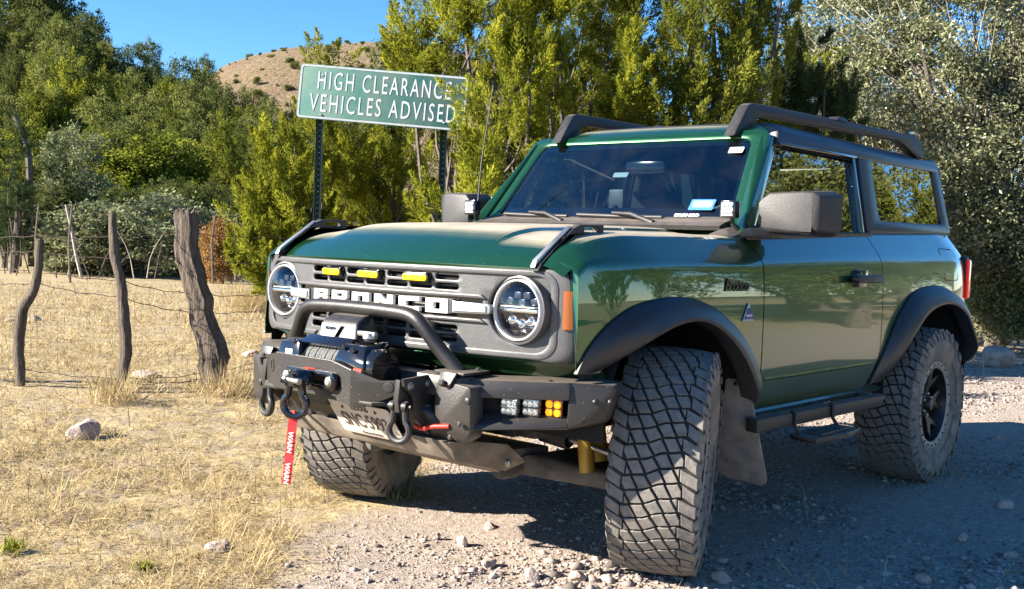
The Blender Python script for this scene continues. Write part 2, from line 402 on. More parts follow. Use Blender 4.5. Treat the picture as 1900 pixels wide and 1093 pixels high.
# --- wheel-arch flares
def resample(pts, n):
    pts = np.array(pts, float); s = np.concatenate([[0], np.cumsum(np.linalg.norm(np.diff(pts, axis=0), axis=1))]); s /= s[-1]
    out = []
    for t in np.linspace(0, 1, n): out.append([spl(t, list(zip(s, pts[:, k]))) for k in range(pts.shape[1])])
    return np.array(out)
def flare(outer, lip, n=56, yl=.985):
    o = resample(outer, n); l = resample(lip, n); P = []
    for k in range(n):
        (xo, zo), (xl, zl) = o[k], l[k]
        yb = side_y(xo, min(zo, 1.12)) - .004
        e = min(1, (k / 15.0) if k < n / 2 else (n - 1 - k) / 5.0); lo_ = .15 if k < n / 2 else .55; ym = yb + (yl - yb) * (lo_ + (1 - lo_) * math.sin(e * math.pi / 2))
        row = [(xo, yb, zo), (xo, yb + .014, zo)]
        for t, h in ((.25, .55), (.5, .80), (.72, .93), (.84, 1.0)):
            row.append((xo + (xl - xo) * t, yb + .014 + (ym - yb - .014) * h, zo + (zl - zo) * t))
        row += [(xl + (xo - xl) * .03, ym - .003, zl + (zo - zl) * .03), (xl, ym - .012, zl), (xl, ym - .075, zl), (xl + (xo - xl) * .15, ym - .10, zl + (zo - zl) * .15)]
        P.append(row)
    return grid_mesh(np.array(P), ang=32)
FO = [(.632, .802), (.602, .858), (.54, .928), (.415, 1.008), (.20, 1.055), (-.06, 1.042), (-.27, .972), (-.43, .865), (-.535, .745), (-.59, .615)]
FL = [(.515, .800), (.475, .832), (.42, .868), (.31, .925), (.17, .962), (.01, .966), (-.15, .915), (-.29, .826), (-.40, .715), (-.475, .600)]
RO = [(-1.80, .590), (-1.87, .685), (-1.97, .80), (-2.09, .925), (-2.25, 1.03), (-2.52, 1.085), (-2.85, 1.065), (-3.08, .985), (-3.24, .86), (-3.335, .74), (-3.37, .63)]
RL = [(-1.955, .595), (-2.015, .66), (-2.09, .745), (-2.18, .835), (-2.32, .925), (-2.53, .978), (-2.79, .975), (-3.00, .905), (-3.13, .80), (-3.23, .70), (-3.27, .625)]
both('front_flare', flare(FO, FL), FLARE, car)
both('rear_flare', flare(RO, RL), FLARE, car)
def liner(cx, r, cz):
    P = []
    for i in range(30):
        a = R(180) * i / 29
        P.append([(cx + r * math.cos(a), y, cz + r * math.sin(a)) for y in (.90, .75, .52)] + [(cx + .5 * r * math.cos(a), .52, cz + .35 * r * math.sin(a))])
    return grid_mesh(np.array(P), ang=30)
both('wheel_arch_liner', liner(.03, .495, .56), DARK, car)
both('wheel_arch_liner', liner(-2.60, .64, .52), DARK, car)
# --- hood
HC = [(-.60, 1.318), (-.2, 1.310), (.2, 1.297), (.42, 1.282), (.53, 1.256), (.61, 1.222), (.665, 1.185), (.70, 1.153)]
def hood():
    P = []
    for i in range(60):
        t = i / 59; t = 1 - (1 - t) ** 1.6; row = []
        for j in range(61):
            y = -.684 + 1.368 * j / 60; q = (y / .684) ** 2
            xf_ = .735 - .075 * q                       # lip is bowed forward in the middle
            x = -.60 + (xf_ + .60) * t
            k = -.60 + 1.30 * t
            z = spl(k, HC) - .026 * q ** 1.2 * (1 - .9 * max(0, t - .8) / .2)
            z += .016 * sst((.47 - abs(y)) / .05) * (1 - sst((t - .80) / .16)) * sst((t + .1) / .1)
            row.append((x, y, z))
        row.insert(0, (row[0][0], row[0][1], row[0][2] - .02)); row.append((row[-1][0], row[-1][1], row[-1][2] - .02))
        P.append(row)
    P.append([(p[0] - .004, p[1], p[2] - .014) for p in P[-1]])
    return grid_mesh(np.array(P), ang=45)
hd = link('hood', hood(), PAINT, car)
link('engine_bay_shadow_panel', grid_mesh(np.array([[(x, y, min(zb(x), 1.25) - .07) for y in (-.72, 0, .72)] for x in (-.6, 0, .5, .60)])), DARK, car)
# trail-sight brackets on the fender tops
BR = [(.690, 1.142), (.668, 1.142), (.545, 1.262), (.478, 1.272), (.318, 1.268), (.318, 1.312), (.455, 1.308), (.498, 1.292), (.672, 1.168)]
def bracket():
    a = plate2d([BR, rrect(.345, .435, 1.283, 1.300, .004)], .034, .004)
    return xf(a, frame_m((0, .706, 0), (1, 0, 0), (0, 0, 1)))
bl, br_ = both('trail_sight_bracket', bracket(), BLACK, car)
strip = xf(plate2d([[(.693, 1.150), (.680, 1.175), (.497, 1.297), (.507, 1.285)]], .022, .002), frame_m((0, .700, .004), (1, 0, 0), (0, 0, 1)))
for p_, mm in ((bl, 0), (br_, 1)): link('bracket_strip', mirror_y(strip) if mm else strip, STEEL, p_)
# --- grille
def gx(y): return .770 - .205 * y * y
def bend(me, off=0.0):
    bm = bmesh.new(); bm.from_mesh(me)
    for y in np.arange(-.84, .85, .06):
        bmesh.ops.bisect_plane(bm, geom=list(bm.verts) + list(bm.edges) + list(bm.faces), plane_co=(0, y, 0), plane_no=(0, 1, 0))
    for v in bm.verts: v.co.x += gx(v.co.y) + off
    out = bpy.data.meshes.new('m'); bm.to_mesh(out); bm.free(); return smooth(out, 30)
YZ = frame_m((0, 0, 0), (0, 1, 0), (0, 0, 1))
def yz(outl, depth, bev=0.0, off=0.0): return bend(xf(plate2d(outl, depth, bev), YZ), off)
def slot_row(z0, z1, hgt_gap=.006):
    w = .812 / 7; zm = (z0 + z1) / 2; o = []
    for k in range(7):
        a = -.406 + w * k + .0065; b = a + w - .013
        o += [rrect(a, b, zm + hgt_gap, z1, .011, 4), rrect(a, b, z0, zm - hgt_gap, .011, 4)]
    return o
HLY, HLZ, HLX, HLR = .640, 1.004, .685, .1085
gouter = rrect(-.765, .765, .848, 1.128, .055, 8)
g = link('grille_panel', yz([gouter, circle(-HLY, HLZ, .119, 40), circle(HLY, HLZ, .119, 40), rrect(-.50, .50, .962, 1.040, .004, 2)] + slot_row(1.060, 1.117) + slot_row(.875, .935), .018, .004, -.012), GRILLE, car)
link('grille_rim', yz([rrect(-.785, .785, .838, 1.144, .066, 8), rrect(-.757, .757, .862, 1.122, .050, 8)], .034, .007, -.008), GRILLE, g)
for z0, z1 in ((1.036, 1.050), (.951, .964)):
    link('grille_ridge', yz([[(-.52, z0), (.52, z0), (.50, z1), (-.50, z1)]], .030, .005, -.004), GRILLE, g)
link('letter_bar', yz([rrect(-.51, .51, .958, 1.043, .004, 2)], .012, 0, -.020), GLOSSB, g)
link('grille_backing', yz([rrect(-.78, .78, .85, 1.13, .05, 4)], .01, 0, -.075), DARK, g)
# inner louvres seen through the slots
for z in (1.074, 1.100, .890, .917):
    link('grille_louvre', yz([[(-.40, z - .004), (.40, z - .004), (.40, z + .004), (-.40, z + .004)]], .03, 0, -.045), BLACK, g)
# block letters
LET = {
 'B': [[(0, 0), (1, 0), (1, .42), (.93, .5), (1, .58), (1, 1), (0, 1)], [(.36, .20), (.68, .20), (.68, .38), (.36, .38)], [(.36, .62), (.68, .62), (.68, .80), (.36, .80)]],
 'R': [[(0, 0), (.30, 0), (.30, .34), (.55, .34), (.70, 0), (1, 0), (.90, .38), (1, .48), (1, 1), (0, 1)], [(.32, .56), (.68, .56), (.68, .80), (.32, .80)]],
 'O': [[(0, 0), (1, 0), (1, 1), (0, 1)], [(.34, .25), (.66, .25), (.66, .75), (.34, .75)]],
 'N': [[(0, 0), (.30, 0), (.30, .55), (.66, 0), (1, 0), (1, 1), (.70, 1), (.70, .45), (.34, 1), (0, 1)]],
 'C': [[(0, 0), (1, 0), (1, .30), (.34, .30), (.34, .70), (1, .70), (1, 1), (0, 1)]],
}
for k, ch in enumerate('BRONCO'):
    y0 = -.372 + k * .1285; w, h = .098, .051
    link('letter', yz([[(y0 + u * w, .975 + v * h) for u, v in o] for o in LET[ch]], .016, .0012, .004), WHITE, g)
# three yellow grille lamps
for yc in (-.243, -.018, .222):
    a = link('grille_lamp', yz([rrect(yc - .060, yc + .060, 1.082, 1.116, .012)], .030, .004, .004), GLOSSB, g)
    link('lens', yz([rrect(yc - .055, yc + .055, 1.086, 1.110, .009)], .010, .003, .020), YELLOWL, a)
# grille side returns with marker lamps, from the front rim back to the fenders
def srect(x, hw, z0, z1, r): return [(x, p[0], p[1]) for p in rrect(-hw, hw, z0, z1, r, 8)]
P = [[(gx(p[1]) + dx if False else (lambda y: gx(y) + dx)(p[1]), p[1], p[2]) for p in srect(0, hw, z0, z1, r)] for dx, hw, z0, z1, r in ((.004, .783, .840, 1.142, .064), (.003, .806, .834, 1.146, .062), (-.003, .830, .830, 1.148, .058), (-.022, .846, .828, 1.148, .055), (-.08, .848, .828, 1.148, .055))]
link('grille_surround', grid_mesh(np.transpose(np.array(P), (1, 0, 2)), close_u=True, ang=50), GRILLE, g)
mk = grid_mesh(np.array([[(gx(.803 + .026 * t) + .0035 - .012 * t * t + .003, .803 + .026 * t, z) for t in (0, .35, .7, 1)] for z in np.linspace(.948, 1.078, 6)]), thick=-.006)
both('marker_lamp', mk, MARKER, car)
# front valance under the grille
both('front_valance', grid_mesh(np.array([[(gx(y) - .015 - .06 * max(0, (y - .7) / .18) ** 2 + dx, y, z) for dx, z in ((-.03, .845), (.0, .838), (.004, .828), (-.035, .808), (-.06, .775), (-.10, .765))] for y in np.linspace(0, .875, 30)]), ang=30), PAINT, car)
# --- headlights
def lamp_parts():
    ring = moved(lathe([(.0985, .0), (.0985, .008), (.1005, .014), (.1045, .014), (.1065, .008), (.109, -.03)], 48, 'x'), (HLX, HLY, HLZ))
    bowl = moved(lathe([(.100, .006), (.094, -.015), (.080, -.045), (.045, -.062), (.0001, -.066)], 40, 'x'), (HLX, HLY, HLZ))
    bar = moved(box((.035, .175, .013), .004), (HLX - .012, HLY, HLZ - .002))
    rod = moved(box((.03, .150, .004), .001), (HLX - .006, HLY, HLZ + .011))
    projs = [moved(lathe([(.0001, .016), (.012, .013), (.020, .004), (.024, -.012), (.026, -.035)], 20, 'x'), (HLX - .022, HLY + dy, HLZ + dz)) for dy, dz in ((-.045, -.038), (.0, -.048), (.042, -.038))]
    boxes = [moved(box((.04, .030, .024), .004), (HLX - .035, HLY + dy, HLZ + dz), Matrix.Rotation(dy * 4, 3, 'X')) for dy, dz in ((-.055, .03), (-.02, .05), (.02, .05), (.055, .03), (.0, .025))]
    lens = moved(lathe([(.0001, .030), (.03, .029), (.06, .025), (.085, .016), (.0985, .004)], 40, 'x'), (HLX, HLY, HLZ))
    shroud = moved(lathe([(.109, .0), (.113, .008), (.119, .006), (.121, -.01), (.121, -.05)], 48, 'x'), (HLX, HLY, HLZ))
    return ring, bowl, bar, rod, join(projs), join(boxes), lens, shroud
lp = lamp_parts()
HEADIN = plain('headlamp_inner', (.10, .10, .115), .18, .85, var=.4, scale=60)
for mm in (0, 1):
    f_ = (lambda me: mirror_y(me)) if mm else (lambda me: me)
    h_ = link('headlight', f_(lp[1]), HEADIN, car)
    link('lamp_ring', f_(lp[0]), DRL, h_); link('lamp_shroud', f_(lp[7]), GRILLE, h_); link('light_bar', f_(lp[2]), CHROME, h_); link('light_bar_edge', f_(lp[3]), DRL, h_); link('projector', f_(lp[4]), CHROME, h_)
    link('reflector_cell', f_(lp[5]), HEADIN, h_); link('lens', f_(lp[6]), LENS, h_)
tb = yz([[(.395, .980), (.540, .983), (.548, .988), (.548, 1.014), (.540, 1.019), (.395, 1.022)]], .022, .004, .012)
tb2 = yz([[(.405, .988), (.535, .990), (.535, 1.012), (.405, 1.014)]], .008, .002, .026)
tb3 = yz([rrect(.376, .392, .976, 1.026, .003)], .018, .002, .006)
for me, nm, mt in ((tb, 'turn_signal', plain('turn_lens_grey', (.38, .39, .41), .2, .5)), (tb3, 'ribbed_block', BLACK)): both(nm, me, mt, car)
both('turn_signal_lens', tb2, DRL, car)

# --- windscreen frame, glass, pillars, roof
WB, WT = Vector((-.690, 0, 1.372)), Vector((-.980, 0, 1.757))
wv = (WT - WB).normalized(); wl = (WT - WB).length
WSM = frame_m(WB, (0, 1, 0), wv)          # w axis looks forward / up
def rpoly(pts, r, n=4):
    out = []; k = len(pts)
    for i in range(k):
        a, b, c = Vector(pts[i - 1]), Vector(pts[i]), Vector(pts[(i + 1) % k])
        d1 = (a - b).normalized(); d2 = (c - b).normalized()
        p0 = b + d1 * r; p2 = b + d2 * r
        for q in range(n + 1):
            t = q / n; out.append(tuple((p0 * (1 - t) ** 2 + b * 2 * t * (1 - t) + p2 * t * t)))
    return out
hole = rpoly([(-.675, .005), (.675, .005), (.610, wl - .004), (-.610, wl - .004)], .045)
fr = rpoly([(-.775, -.11), (.775, -.11), (.690, wl + .055), (-.690, wl + .055)], .06)
wf = link('windshield_frame', xf(plate2d([fr, hole], .075, .016), WSM @ Matrix.Translation((0, 0, -.025))), PAINT, car)
def bow(me, k=.035):
    bm = bmesh.new(); bm.from_mesh(me)
    for y in np.arange(-.66, .67, .12): bmesh.ops.bisect_plane(bm, geom=list(bm.verts) + list(bm.edges) + list(bm.faces), plane_co=(0, y, 0), plane_no=(0, 1, 0))
    for v in bm.verts: v.co.x += k * (1 - (v.co.y / .68) ** 2)
    out = bpy.data.meshes.new('m'); bm.to_mesh(out); bm.free(); return smooth(out, 60)
wg = link('windshield', bow(xf(plate2d([rpoly([(-.680, .0), (.680, .0), (.614, wl), (-.614, wl)], .045)], 0), WSM @ Matrix.Translation((0, 0, -.006)))), WS_GLASS, car)
link('glass_band', bow(xf(plate2d([rpoly([(-.668, .012), (.668, .012), (.604, wl - .012), (-.604, wl - .012)], .04), rpoly([(-.648, .070), (.648, .070), (.592, wl - .028), (-.592, wl - .028)], .04)], .002), WSM @ Matrix.Translation((0, 0, -.012)))), GLOSSB, wg)
# roof: painted header at the front, black hardtop behind
def roof_strip(x0, x1, n, front_drop):
    P = []
    for i in range(n):
        x = x0 + (x1 - x0) * i / (n - 1)
        zt = 1.862 + .006 * ((-x - 1.05) / 2.1) - (.0 if x < -1.22 else .075 * ((x + 1.22) / .235) ** 2)
        zt -= .05 * max(0, (-2.98 - x) / .20) ** 2
        w = .735 - .010 * (x + 1.1) / -2.1
        if x > -1.2: w -= .028 * (x + 1.2) / .21
        row = []
        for t in np.linspace(-1, 1, 33):
            a = abs(t); y = math.copysign(w * (1 - (1 - a) ** 1.0 * 1.0) if False else w * (a if a < .8 else .8 + (a - .8) * .78), t)
            dz = -.012 * a * a - (0 if a < .78 else .125 * ((a - .78) / .22) ** 2.2)
            row.append((x, y, zt + dz))
        P.append(row)
    return grid_mesh(np.array(P), ang=60)
link('roof_header', roof_strip(-.985, -1.10, 12, 1), PAINT, wf)
rf = link('hardtop_roof', roof_strip(-1.104, -3.19, 50, 0), TOPBLK, car)
for x in (-1.93,): link('roof_seam', grid_mesh(np.array([[(x - d, y, 1.8675 - .012 * (y / .7) ** 2) for d in (0, .008)] for y in np.linspace(-.56, .56, 16)])), DARK, rf)
TB, TT = Vector((0, .782, 1.30)), Vector((0, .700, 1.745))        # tumblehome of the side glass
tv = (TT - TB).normalized(); tl = (TT - TB).length
SGM = frame_m(TB, (-1, 0, 0), tv)         # u runs to the rear, w looks outward (+y)
def sv(z): return (z - 1.30) / tv.z
def sideplate(outs, d, bev=0.0, off=0.0): return xf(plate2d(outs, d, bev), SGM @ Matrix.Translation((0, 0, off)))
# A pillar outer sheets
both('a_pillar', hull([(-.575, .80, 1.300), (-.665, .80, 1.305), (-.72, .775, 1.30), (-.62, .735, 1.325), (-1.010, .695, 1.775), (-1.075, .690, 1.765), (-1.05, .66, 1.775), (-.965, .655, 1.775)], .012), PAINT, car)
both('roof_side_rail', sideplate([[(1.03, sv(1.735)), (3.17, sv(1.760)), (3.17, sv(1.800)), (1.05, sv(1.795))]], .05, .008, -.012), TOPBLK, car)
both('b_pillar', sideplate([[(1.905, sv(1.318)), (1.955, sv(1.318)), (1.955, sv(1.77)), (1.905, sv(1.77))]], .045, .006, -.026), BLACK, car)
qp = sideplate([rpoly([(1.958, sv(1.352)), (3.245, sv(1.393)), (3.165, sv(1.835)), (1.958, sv(1.765))], .03),
                rpoly([(2.135, sv(1.425)), (3.105, sv(1.445)), (3.055, sv(1.772)), (2.115, sv(1.752))], .045)], .045, .007, -.012)
pl_, pr_ = both('hardtop_side', qp, TOPBLK, car)
qg = sideplate([rpoly([(2.128, sv(1.418)), (3.112, sv(1.438)), (3.062, sv(1.779)), (2.108, sv(1.759))], .045)], 0, 0, .000)
both('quarter_window', qg, SIDE_GLASS, car)
dg = sideplate([[(.725, sv(1.31)), (1.915, sv(1.335)), (1.915, sv(1.752)), (1.060, sv(1.748))]], 0, 0, -.018)
for me, d_ in ((dg, dl), (mirror_y(dg), dr)): link('side_window', me, DOOR_GLASS, d_)
# window seals
both('window_seal', sideplate([[(1.045, sv(1.730)), (1.91, sv(1.740)), (1.91, sv(1.752)), (1.045, sv(1.744))]], .02, .002, .010), GLOSSB, car)
both('window_post', sideplate([[(1.875, sv(1.325)), (1.915, sv(1.325)), (1.915, sv(1.745)), (1.882, sv(1.745))]], .03, .004, -.008), GLOSSB, car)
# rear end: tailgate sheet, hardtop rear with window, tail lamps, spare wheel is added with the wheels
link('tailgate', grid_mesh(np.array([[(-3.325 - .01 * math.cos(y * .0) + .15 * max(0, (z - 1.22) / .16), y * (1 - .09 * max(0, (z - 1.20) / .18)), z) for z in np.linspace(.62, 1.375, 12)] for y in np.linspace(-.845, .845, 14)]), thick=.02), PAINT, car)
link('rear_window', xf(plate2d([rpoly([(-.62, 1.45), (.62, 1.45), (.56, 1.76), (-.56, 1.76)], .05)], 0), frame_m((-3.20, 0, 0), (0, 1, 0), (-.02, 0, 1))), SIDE_GLASS, car)
link('hardtop_rear', xf(plate2d([rpoly([(-.745, 1.385), (.745, 1.385), (.69, 1.81), (-.69, 1.81)], .04), rpoly([(-.60, 1.46), (.60, 1.46), (.54, 1.75), (-.54, 1.75)], .05)], .03, .005), frame_m((-3.19, 0, 0), (0, 1, 0), (-.02, 0, 1))), TOPBLK, car)
ta, tb_ = both('tail_lamp', hull([(-3.262, .888, 1.245), (-3.262, .890, 1.005), (-3.362, .872, 1.240), (-3.362, .874, 1.010), (-3.345, .76, 1.24), (-3.345, .76, 1.01), (-3.28, .80, 1.24), (-3.28, .80, 1.01)], .010), REDL, car)
both('tail_lamp_surround', hull([(-3.250, .872, 1.262), (-3.250, .874, .99), (-3.315, .868, 1.262), (-3.315, .868, .99), (-3.315, .74, 1.262), (-3.315, .74, .99), (-3.25, .80, 1.25), (-3.25, .80, 1.0)], .006), BLACK, car)
link('rear_bumper', hull([(-3.28, .90, .60), (-3.28, .90, .76), (-3.46, .80, .60), (-3.46, .80, .76), (-3.28, -.90, .60), (-3.28, -.90, .76), (-3.46, -.80, .60), (-3.46, -.80, .76)], .02), BLACK, car)
# roof rails
def rail_y(x): return .510 + .090 * (-x - .94) / 2.2
def rail():
    o = [(.935, 1.770), (1.03, 1.782), (1.09, 1.83), (1.16, 1.880), (1.25, 1.890), (2.74, 1.922), (2.85, 1.900), (3.02, 1.848), (3.135, 1.845), (3.125, 1.870), (3.045, 1.955), (2.985, 1.972), (2.6, 1.968), (1.20, 1.943), (1.09, 1.938), (1.055, 1.925), (.995, 1.850)]
    me = xf(plate2d([[(-a, b) for a, b in o]], .058, .008), frame_m((0, .0, 0), (1, 0, 0), (0, 0, 1)))
    for v in me.vertices: v.co.y += rail_y(v.co.x)
    return me
ra, rb_ = both('roof_rail', rail(), BLACK, car)
pad = hull([(-1.93, .520, 1.950), (-2.10, .520, 1.953), (-1.98, .525, 1.975), (-2.05, .525, 1.976), (-1.93, .59, 1.950), (-2.10, .59, 1.953), (-1.98, .585, 1.975), (-2.05, .585, 1.976)], .004)
for p_, mm in ((ra, 0), (rb_, 1)): link('rail_mount', mirror_y(pad) if mm else pad, BLACK, p_)
# cowl, wipers, rain of small things at the glass foot
link('cowl', grid_mesh(np.array([[(-.56, y, 1.322), (-.605, y, 1.338), (-.66, y, 1.352), (-.70, y, 1.366)] for y in np.linspace(-.70, .70, 8)]), thick=-.02), BLACK, car)
both('cowl_cap', hull([(-.45, .80, 1.285), (-.45, .70, 1.300), (-.62, .80, 1.300), (-.62, .70, 1.345), (-.70, .78, 1.33), (-.45, .79, 1.27), (-.7, .79, 1.29)], .008), BLACK, car)
for nm_y0, y1, yp in ((-.600, -.20, -.30), (-.135, .345, .22)):
    z0 = 1.386
    w_ = link('wiper', tube([(-.655, nm_y0, z0), (-.645, (nm_y0 + y1) / 2, z0 - .006), (-.660, y1, z0 - .008)], .009, 8), BLACK, car)
    link('wiper_arm', tube([(-.635, (nm_y0 + y1) / 2 - .02, z0 + .010), (-.615, (nm_y0 + y1) / 2 + .10, z0 + .004), (-.595, yp + .12, 1.350)], [.007, .010, .014], 8), BLACK, w_)
# registration and other stickers behind the glass
BLUEST = plain('blue_sticker', (.03, .16, .55), .5); PALEST = plain('pale_sticker', (.36, .42, .43), .5); INK = plain('sticker_ink', (.15, .18, .3), .6)
def on_glass(u, v, w=.0):    # u = y position, v = height z -> point just outside the pane
    p = WB + wv * ((v - WB.z) / wv.z); return Vector((p.x + .035 * (1 - (u / .68) ** 2), u, p.z)) + WSM.to_3x3() @ Vector((0, 0, w))
def glass_sticker(name, u, v, wd, ht, mat, off=.0, r=.006):
    me = plate2d([rrect(-wd / 2, wd / 2, -ht / 2, ht / 2, r)], .0015)
    o = on_glass(u, v, .002 + off); return link(name, xf(me, frame_m(o, (-.08 * u / .68 if False else 0, 1, 0), wv)), mat, wg)
def glass_text(name, s, size, u, v, mat, off=.003, **kw):
    return link(name, xf(text_mesh(s, size, .001, **kw), frame_m(on_glass(u, v, off), (0, 1, 0), wv)), mat, wg)
glass_sticker('registration_sticker', .512, 1.438, .125, .062, BLUEST)
glass_sticker('registration_sticker_panel', .515, 1.440, .098, .036, PALEST, .002)
glass_text('registration_sticker_text', '01·25', .034, .515, 1.440, INK, .006, bold=.0006)
glass_text('windshield_lettering', 'BRONCO', .022, .46, 1.388, WHITE, .003, bold=.001, xscale=1.35)
glass_sticker('toll_tag', .560, 1.700, .075, .036, PALEST)
glass_sticker('camera_label', -.02, 1.600, .085, .03, PALEST, -.02)
# --- mirrors
mir = hull([(-.36, .965, 1.335), (-.36, .955, 1.445), (-.375, 1.00, 1.485), (-.40, 1.18, 1.492), (-.41, 1.215, 1.47), (-.42, 1.215, 1.335), (-.40, 1.19, 1.312), (-.375, .97, 1.315),
            (-.54, .955, 1.33), (-.54, .95, 1.46), (-.555, 1.00, 1.495), (-.575, 1.20, 1.503), (-.58, 1.238, 1.48), (-.58, 1.238, 1.325), (-.565, 1.20, 1.305), (-.54, .96, 1.308)], .012, 3)
arm = hull([(-.56, .79, 1.293), (-.56, .79, 1.322), (-.74, .79, 1.295), (-.74, .79, 1.322), (-.665, .885, 1.296), (-.665, .885, 1.334), (-.78, .89, 1.296), (-.78, .89, 1.334), (-.665, .845, 1.365), (-.76, .85, 1.365)], .010)
mglass = moved(box((.004, .25, .14), .002), (-.862, .970, 1.412))
mir.transform(Matrix.Translation((-.28, -.125, .004)))
for me_, mm in ((mir, 0), (mirror_y(mir), 1)):
    o = link('side_mirror', me_, BLACK, car); link('mirror_arm', mirror_y(arm) if mm else arm, BLACK, o); link('mirror_glass', mirror_y(mglass) if mm else mglass, CHROME, o)
# small work lamps at the pillar feet
def ditch_light(y, x=-.565):
    s = math.copysign(1, y)
    o = link('pillar_lamp', moved(box((.045, .074, .074), .007), (x, y, 1.412)), GLOSSB, car)
    link('lamp_face', moved(box((.006, .056, .056), .003), (x + .023, y, 1.412)), PALEST, o)
    link('lamp_led', join([moved(box((.005, .016, .010), .002), (x + .0275, y + a, 1.412 + b)) for a in (-.018, 0, .018) for b in (-.013, .013)]), STEEL, o)
    link('lamp_bracket', tube([(x - .02, y, 1.385), (x - .03, y, 1.35), (x - .06, y + .03 * s, 1.31)], .010, 8), BLACK, o)
ditch_light(.741); ditch_light(-.741)
# whip antenna on the passenger cowl
an = link('whip_antenna', tube([(-.60, -.742, 1.33), (-.625, -.744, 1.65), (-.70, -.748, 2.055)], [.007, .004, .0025], 8), BLACK, car)
link('antenna_base', lathe([(.014, 1.28), (.014, 1.31), (.009, 1.36), (.006, 1.40)], 12, 'z'), BLACK, an).matrix_local = Matrix.Translation((-.602, -.742, .03))
# --- badges on the front fender
def on_side(me, x, z, y=None, extra=.004):
    return xf(me, frame_m((x, side_y(x, z) + extra if y is None else y, z), (-1, 0, 0), (0, 0, 1)))
link('fender_script', on_side(text_mesh('Bronco', .070, .004, shear=.35, bold=.0012, spacing=.92), -.355, 1.098), GLOSSB, car)
tri = link('fender_badge', on_side(plate2d([rpoly([(-.048, -.038), (.048, -.038), (0, .040)], .006)], .004, .001), -.455, .990), PALEST, car)
NAVY = plain('navy_print', (.02, .03, .16), .5)
link('badge_print', on_side(plate2d([[(-.024, -.012), (.024, -.012), (.010, .014), (-.010, .014)]], .002), -.455, .992, None, .0075), NAVY, tri)
link('badge_print', on_side(plate2d([[(-.037, -.031), (.037, -.031), (.030, -.019), (-.030, -.019)]], .002), -.455, .992, None, .0075), NAVY, tri)
link('badge_print', on_side(text_mesh('BAYOU', .013, .001, bold=.0004), -.455, .974, None, .009), WHITE, tri)
